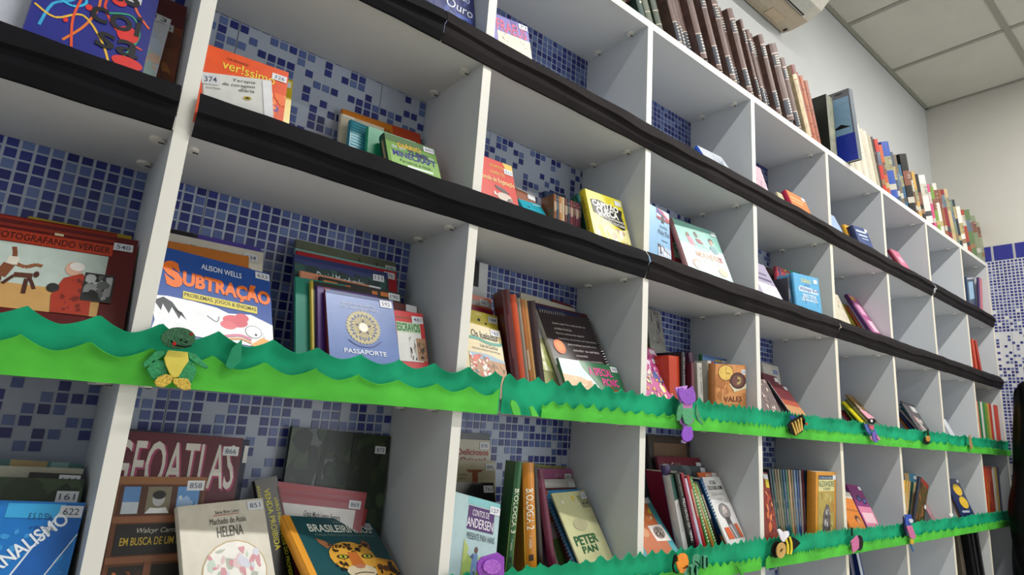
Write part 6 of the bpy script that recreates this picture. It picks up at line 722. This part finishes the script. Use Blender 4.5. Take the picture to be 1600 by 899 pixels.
['foam_ladybird','pink and black foam ladybird on the lower green strip','decoration',[['wing','c86a98',1,[[1.314,1.0195],[1.3541,1.0328],[1.3637,1.0211],[1.3606,0.9989],[1.3207,0.9883]],1],['body','1c1c1c',0,[[1.3984,1.01],[1.3964,1.0038],[1.3923,0.9984],[1.3867,0.9943],[1.38,0.9918],[1.373,0.9913],[1.3663,0.9928],[1.3605,0.996],[1.3562,1.0007],[1.3538,1.0065],[1.3536,1.0127],[1.3555,1.0188],[1.3594,1.0242],[1.365,1.0284],[1.3716,1.0309],[1.3787,1.0315],[1.3855,1.0302],[1.3914,1.0269],[1.3958,1.0222],[1.3982,1.0163]],0],['antenna','1c2018',0,[[1.3283,1.0543],[1.3349,1.054],[1.3341,1.0317],[1.3276,1.032]],0]]],
['foam_parrot','blue and pink foam parrot hanging from the lower green strip','decoration',[['head','2a4aa8',1,[[1.7148,1.076],[1.7674,1.0742],[1.7728,1.0549],[1.7539,1.0414],[1.7148,1.0432]],1],['eye','c8d0dc',2,[[1.7701,1.055],[1.7689,1.053],[1.7662,1.0512],[1.7624,1.0499],[1.7578,1.0492],[1.7528,1.0491],[1.748,1.0496],[1.7438,1.0507],[1.7406,1.0523],[1.7387,1.0542],[1.7384,1.0563],[1.7396,1.0583],[1.7422,1.06],[1.746,1.0613],[1.7506,1.0621],[1.7555,1.0622],[1.7604,1.0617],[1.7646,1.0606],[1.7679,1.059],[1.7698,1.0571]],0],['body','c86a9a',1,[[1.7207,1.0406],[1.7671,1.0408],[1.7936,1.0063],[1.7782,0.9977],[1.7461,1.0042]],1],['tail','c8a03a',1,[[1.7452,0.9996],[1.7713,0.9972],[1.7686,0.9842],[1.7449,0.9856]],0],['ribbon','3a6a9a',0,[[1.7488,0.9854],[1.758,0.9848],[1.7774,0.9625],[1.7703,0.9607]],0],['back','141c3a',0,[[1.71,1.0715],[1.7231,1.0522],[1.7341,1.0096],[1.7211,1.0103],[1.7074,1.0389]],0]]],
['white_bead','small white bead stuck where two lower green strips meet','bead',[['bead','d8d8d8',1,[[2.1708,1.0587],[2.1693,1.0568],[2.1662,1.0551],[2.1617,1.0538],[2.1563,1.0531],[2.1506,1.053],[2.145,1.0535],[2.1402,1.0546],[2.1365,1.0561],[2.1344,1.058],[2.1341,1.06],[2.1355,1.0619],[2.1386,1.0636],[2.143,1.0648],[2.1484,1.0656],[2.1541,1.0657],[2.1597,1.0652],[2.1646,1.0641],[2.1683,1.0626],[2.1704,1.0607]],0]]],
]
for n_, lab, grp, prm, cov, spn, knd, det, art in BOOKS:
    make_book(n_, lab, grp, prm, cov, spn, knd, det, art, 'notebook' if n_ == 'notebook' else 'book')
# ------------------------------------------------------------------ volumes on top of the bookcase
rs = random.Random(11)
for i, (lab, colr, (x, y, w_, dp, h_, lean), st, nm) in enumerate(TOPS):
    c = math.radians(lean); z = 2.2185
    root = empty(nm, (x + .0, y, z), lab, 'book', 'brown encyclopedia set on top of the bookcase' if st == 'enc' else None)
    root.rotation_euler = (0, c, 0)
    root.location = (x, y, z + (w_ * math.sin(c) if c > 0 else 0))
    mc = mat(colr, .45, 'leather' if st in ('enc', 'gilt', 'cap') else 'plain')
    th = .0025; bul = w_ * .16; n = 5
    mb = MB(); mb.box((0, 0, 0), (th, dp, h_), mc); mb.box((w_ - th, 0, 0), (w_, dp, h_), mc)
    rows = [[(w_ * q / n, -bul * math.sin(math.pi * q / n), zz) for q in range(n + 1)] for zz in (0, h_)]
    mb.grid(rows, mc); mb.poly(rows[1], mc); mb.poly(rows[0][::-1], mc); mb.build('cover', root)
    mb = MB(); mb.box((th, .0, .003), (w_ - th, dp - .004, h_ - .003), mat('b0a484', .8)); mb.build('pages', root)
    fr = lambda u, v, l: (u * w_, -bul * math.sin(math.pi * u) - l, (1 - v) * h_)
    def band(mb, v0, v1, cc, l=.0004, u0=0., u1=1.):
        us = [u0 + (u1 - u0) * q / 5 for q in range(6)]
        for q in range(5): mb.poly([fr(us[q], v1, l), fr(us[q + 1], v1, l), fr(us[q + 1], v0, l), fr(us[q], v0, l)], mat(cc, .4))
    mb = MB()
    if st == 'enc':
        band(mb, .12, .135, 'b8a8a0'); band(mb, .15, .28, '2c3440')
        for k in range(4): band(mb, .16 + k * .03, .172 + k * .03, 'c4b8a8', .0006, .18, .82)
        band(mb, .285, .295, 'b8a8a0'); band(mb, .72, .73, 'c4b8a8'); band(mb, .735, .93, '27303e')
        for k in range(5): band(mb, .75 + k * .035, .762 + k * .035, 'c4bcb0', .0006, .35, .85)
        band(mb, .935, .945, 'c4b8a8')
    elif st == 'gilt':
        for v in (.3, .55, .75, .9): band(mb, v, v + .012, 'b8988a')
        band(mb, .77, .86, 'a08478', .0006, .3, .7)
    elif st == 'white': 
        for k in range(14): band(mb, .35 + k * .035, .372 + k * .035, 'c0c4b4', .0005, .35, .75)
    elif st == 'rule':
        for v in (.2, .45, .5, .7, .85): band(mb, v, v + .01, 'c0b8a0' if i < 10 else '5a2014')
    elif st == 'cap':
        band(mb, 0, .13, '6a1a1c'); band(mb, .2, .21, '8a5a3a')
    elif st == 'mix':
        q0 = rs.random() * .3 + .1; cc = rs.choice(['b8b4a8', 'a89868', '3c3c40', '7a4a3c', '5a6a7a', '8a8a6a'])
        band(mb, q0, q0 + .25, cc); band(mb, .75, .85, rs.choice(['b0aca0', 'a89868', '3c3c40', '8a6a4a']))
        for k in range(5): band(mb, q0 + .03 + .04 * k, q0 + .045 + .04 * k, rs.choice(['4a4a4a', 'a8a498', '7a5a4a']), .0006, .25, .8)
    else:
        for v in (.3, .5): band(mb, v, v + .006, 'a89c88')
    mb.build('spine_print', root)
# two big picture albums among them
for k, (x, y, z, a, b, c, dp, h_, t_) in enumerate(ALBUMS):
    lab = ['tall album with blue sea cover and small black sail on top of the bookcase', 'thick black and dark green album just left of the blue sail album'][k]
    root = empty('album', (x, y, z), lab, 'book'); root.rotation_euler = (0, c, 0)
    mc = mat('5c6670' if k == 0 else '1c201c', .3); 
    mb = MB(); mb.box((0, 0, 0), (.003, dp, h_), mc); mb.box((t_ - .003, 0, 0), (t_, dp, h_), mc); mb.box((.003, 0, 0), (t_ - .003, .003, h_), mc if k == 0 else mat('6a6c58', .5, 'worn')); mb.build('cover', root)
    mb = MB(); mb.box((.003, .003, .003), (t_ - .003, dp - .003, h_ - .003), mat('b8b0a0', .8)); mb.build('pages', root)
    if k == 0:
        fs = lambda u, v, l: (-l, dp * (1 - u), (1 - v) * h_)   # left face, u runs towards the room
        mb = MB(); L_ = []
        draw(mb, [('R', 0, 0, 1, .1, '6a6a70'), ('R', .3, .03, .5, .055, '34343a'), ('R', .7, .03, .86, .055, '34343a'), ('R', .4, .1, .97, .62, '7fa2bc'), ('R', .4, .62, 1, 1, '22369c'), ('P', [(.55, .53), (.75, .47), (.95, .53)], '14161c'), ('P', [(.45, .42), (.55, .41), (.55, .43)], '14161c'), ('R', 0, .1, .4, 1, '4a4e48')], dp, h_, fs, L_)
        mb.build('cover_print', root)
# ------------------------------------------------------------------ foam strips along the shelf edges
def noise1(x, s): return math.sin(x * 7.3 + s) * .5 + math.sin(x * 17.1 + s * 2.3) * .3 + math.sin(x * 41 + s * 5.1) * .2
blk = mat('121115', .75, 'foam'); blk2 = mat('1e1a1b', .75, 'foam')
def black_strip(x0, x1, zb, label, s, mt):
    n = max(6, int((x1 - x0) / .02)); mb = MB(); rows = []
    for i in range(n + 1):
        x = x0 + (x1 - x0) * i / n
        cr = .027 + .006 * noise1(x * .8, s); top = .057 + .0015 * noise1(x * 2, s + 1); bot = .0015 * noise1(x * 1.7, s + 2)
        bulge = .013 + .004 * noise1(x, s + 3)
        rows.append([(x, -.0045 - .003 * noise1(x, s) ** 2, zb + top), (x, -.007 - bulge * .45, zb + (top + cr) / 2 + .002), (x, -.004 - bulge, zb + cr + .002), (x, -.004 - bulge * .55, zb + cr - .0015), (x, -.0045 - bulge * .35, zb + cr * .45), (x, -.004, zb + bot), (x, -.0015, zb + bot - .001)])
    mb.grid(rows, mt); o = mb.build('foam_strip', None, smooth=False, solid=.0018, fixn=False)
    tag(o, label, 'shelf trim'); return o
black_strip(-.40, -.1105, 1.8905, 'black foam strip at the top of the second column, running off the upper edge', 1.0, blk)
black_strip(-.108, 2.226, 1.8905, 'longest black foam strip, hiding the edge of the uppermost shelf', 2.0, blk2)
black_strip(2.25, 3.07, 1.8905, 'short black foam strip at the right end of the uppermost shelf', 3.0, blk2)
black_strip(-1.3, -.463, 1.5925, 'black foam strip left of the first divider, under the scribbled blue book', 4.0, blk)
black_strip(-.4415, .432, 1.5925, 'black foam strip of the second shelf, left of the white torn joint', 5.0, blk)
black_strip(.438, 1.338, 1.5925, 'black foam strip of the second shelf between the torn joint and the fifth divider', 6.0, blk2)
black_strip(1.341, 3.085, 1.5925, 'black foam strip of the second shelf on its right half', 7.0, blk2)
def cusp(x, wl, amp, s):
    x += .006 * noise1(x, s); p = (x / wl) % 1.0; k = int(math.floor(x / wl)); a = amp * (.55 + .45 * abs(math.sin(k * 12.9 + s)))
    return a * (abs(2 * p - 1) ** 1.6)
dg = mat('18976c', .6, 'foam'); lg = mat('4fb23c', .6, 'foam')
def green_strip(x0, x1, z0, z1, label, s, mt, yb, curl, fine, name='foam_strip', under=False):
    st = .004; n = int((x1 - x0) / st); rows = []
    for i in range(n + 1):
        x = x0 + (x1 - x0) * i / n
        wl, amp = ((.062, .016) if not fine(x) else (.027 + .006 * math.sin(x * 3), .0105))
        if under: amp *= .9
        t = z1 - amp * .55 + cusp(x, wl, amp, s) - amp * .2
        if fine(x): t += .003 * noise1(x * 11, s)
        H = t - z0; cu = curl * (.55 + .45 * noise1(x * 2.5, s)); rip = .0016 * noise1(x * 5, s + 4)
        rows.append([(x, yb - .001, z0 + .0005 * noise1(x * 3, s)), (x, yb - .0015 + rip * .3, z0 + H * .25), (x, yb - .002 - rip * .6, z0 + H * .5), (x, yb - .0015 + rip * .5 - cu * .05, z0 + H * .7), (x, yb - .0015 - cu * .3, z0 + H * .86), (x, yb - .0015 - cu * .85, t)])
    mb = MB(); mb.grid(rows, mt); o = mb.build(name, None, smooth=True, solid=.0014); md = o.modifiers.new('crisp', 'EDGE_SPLIT'); md.split_angle = math.radians(38); tag(o, label, 'shelf trim'); return o
fa = lambda x: x > .05
green_strip(-1.3, .068, 1.287, 1.3535, 'dark green scalloped foam strip left of the joint, behind the foam frog', 1, dg, -.003, .010, fa)
green_strip(.0725, 2.80, 1.287, 1.3525, 'dark green jagged foam strip behind the foam tulip', 2, dg, -.003, .012, fa)
green_strip(2.803, 3.09, 1.287, 1.351, 'dark green foam strip at the far right end of the upper green band', 3, dg, -.003, .010, fa)
green_strip(-1.3, .060, 1.2845, 1.3235, 'light green scalloped foam strip under the foam frog', 4, lg, -.0105, .005, fa, under=True)
green_strip(.155, 2.80, 1.2845, 1.314, 'light green jagged foam strip under the foam tulip', 5, lg, -.0105, .004, fa, under=True)
green_strip(2.803, 3.09, 1.2845, 1.312, 'light green foam strip at the far right end of the upper green band', 6, lg, -.0105, .003, fa, under=True)
fb = lambda x: True
green_strip(-1.3, .565, .985, 1.050, 'dark green jagged foam strip of the lower band left of the orange caterpillar', 7, dg, -.003, .010, fb)
green_strip(.569, 1.352, .985, 1.052, 'dark green jagged foam strip of the lower band under the golden biography', 8, dg, -.003, .010, fb)
green_strip(1.355, 2.245, .985, 1.050, 'dark green foam strip of the lower band behind the hanging parrot', 9, dg, -.003, .010, fb)
green_strip(2.248, 3.09, .985, 1.051, 'dark green foam strip at the right end of the lower band', 10, dg, -.003, .010, fb)
green_strip(-1.3, .86, .9825, 1.012, 'light green foam strip below the orange caterpillar', 11, lg, -.0105, .004, fb, under=True)
green_strip(.88, 2.245, .9825, 1.012, 'light green foam strip below the wooden button bee', 12, lg, -.0105, .004, fb, under=True)
green_strip(2.248, 3.09, .9825, 1.012, 'light green foam strip at the right end of the lower band', 13, lg, -.0105, .003, fb, under=True)
# loose foam leaves glued beside the joints
def leaf(x, z, pts, c, label):
    mb = MB(); mb.prism([(x + p[0], z + p[1]) for p in pts], -.020, -.0175, mat(c, .6, 'foam')); tag(mb.build('foam_leaf', None, fixn=True), label, 'decoration')
leaf(.08, 1.286, [(.008, 0), (.024, 0), (.019, .012), (.012, .021), (.002, .024), (0, .017)], '58b848', 'larger light green foam leaf just right of the joint')
leaf(.12, 1.286, [(.008, 0), (.024, 0), (.016, .009), (.008, .017), (.001, .014)], '58b848', 'smaller light green foam leaf right of the joint')
leaf(.745, .972, [(.0, .030), (.018, .022), (.028, .008), (.032, -.008), (.026, .002), (.016, .014)], '4aa83a', 'curled light green foam blade hanging below the light bulb book')
leaf(-.361, 1.315, [(0, 0), (.004, .022), (.014, .034), (.017, .008), (.008, -.003)], '2a8a62', 'torn green foam flap with white glue beside the frog')
# ------------------------------------------------------------------ foam figures stuck on the strips
for nm, lab, cat, parts in FIGURES:
    allp = [p for q in parts for p in q[3]]
    cx = sum(p[0] for p in allp) / len(allp); cz = min(p[1] for p in allp)
    root = empty(nm, (cx, -.0185, cz), lab, cat)
    for pn, c, lay, pts, gl in parts:
        mb = MB(); y1 = -.0032 * lay; y0 = y1 - .003
        mb.prism([(p[0] - cx, p[1] - cz) for p in pts], y0, y1, mat(c, .35 if gl else .6, 'glitter' if gl else 'foam'))
        o = mb.build(pn, root, fixn=True, bevel=.0005)
# ------------------------------------------------------------------ air conditioner, high on the back wall
ac = empty('air_conditioner', (1.0, .1, 2.81), 'white wall air conditioner high above the brown volumes, cut by the top edge', 'air conditioner')
shell = mat('c3c0b6', .4); under = mat('b3a793', .5)
def acx(x): return x - 1.0
prof = [(.097, .004), (.06, 0), (-.0, .004), (-.05, .022), (-.085, .055), (-.10, .10), (-.10, .22), (-.08, .262), (.097, .27)]
mb = MB(); 
for s, x in ((0, .60), (1, 1.478)):
    pts = [(acx(x), p[0], p[1]) for p in prof]; mb.poly(pts if s == 0 else pts[::-1], shell)
for q in range(len(prof) - 1):
    a, b = prof[q], prof[q + 1]
    mb.poly([(acx(.60), a[0], a[1]), (acx(1.478), a[0], a[1]), (acx(1.478), b[0], b[1]), (acx(.60), b[0], b[1])], under if q < 2 else shell)
mb.build('body', ac, fixn=True)
mb = MB(); mb.box((acx(.66), -.012, -.0016), (acx(1.425), -.002, .006), mat('181818', .7)); mb.build('air_slot', ac)
mb = MB(); mb.poly([(acx(.66), -.004, -.001), (acx(1.425), -.004, -.001), (acx(1.425), -.052, .0165), (acx(.66), -.052, .0165)], mat('b8bab4', .35)); mb.build('air_vane', ac, solid=.003)
mb = MB(); mb.box((acx(1.31), .045, -.0015), (acx(1.40), .082, .001), mat('bba98f', .5)); mb.build('service_cover', ac, bevel=.0006)
mb = MB(); mb.box((acx(1.455), .07, -.003), (acx(1.462), .085, .002), mat('202020', .6)); mb.build('clip', ac)
# ------------------------------------------------------------------ dark coat hanging at the right edge
bl_ = mat('0c0b0d', .45, 'cloth')
rows = []
prof = [(1.60, .05, -.20), (1.59, .10, -.20), (1.57, .125, -.215), (1.42, .135, -.215), (1.2, .15, -.215), (1.14, .17, -.215), (1.06, .19, -.215), (.93, .205, -.22), (.8, .205, -.22), (.55, .2, -.22)]
for z, r, yc in prof:
    row = []
    for q in range(41):
        g = 2 * math.pi * q / 40; f = 1 + .09 * math.sin(g * 5 + z * 9) + .05 * math.sin(g * 11 + z * 23)
        row.append((2.86 + r * .85 * f * math.cos(g), yc + r * f * math.sin(g) * .95, z + .01 * math.sin(g * 3)))
    rows.append(row)
mb = MB(); mb.grid(rows, bl_); mb.poly(rows[0][:-1], bl_)
coat = empty('coat', (2.86, -.215, .55), 'crumpled glossy black coat hanging in front of the tiled wall at the right edge', 'coat')
o = mb.build('coat_body', coat, smooth=True); o.location = (-2.86, .215, -.55)
md = o.modifiers.new('sub', 'SUBSURF'); md.levels = 2; md.render_levels = 2
mb = MB(); rows = []
for q in range(9):
    z = 1.50 - q * .035; g0 = math.pi * .98
    rows.append([(2.86 + .15 * .85 * math.cos(g0 + d) * 1.02, -.215 + .152 * math.sin(g0 + d), z + .01 * math.sin(q)) for d in (.12 + .03 * math.sin(q), .25, .38 + .05 * math.sin(q * 2))])
mb.grid(rows, mat('7a6654', .8, 'worn')); o = mb.build('lining_patch', coat, smooth=True, solid=.004); o.location = (-2.86, .215, -.55)
mb = MB(); mb.box((2.85, -.225, 1.59), (2.87, -.205, 1.66), bl_); mb.box((2.85, -.225, 1.65), (3.10, -.205, 1.665), bl_); o = mb.build('hanging_hook', coat); o.location = (-2.86, .215, -.55)
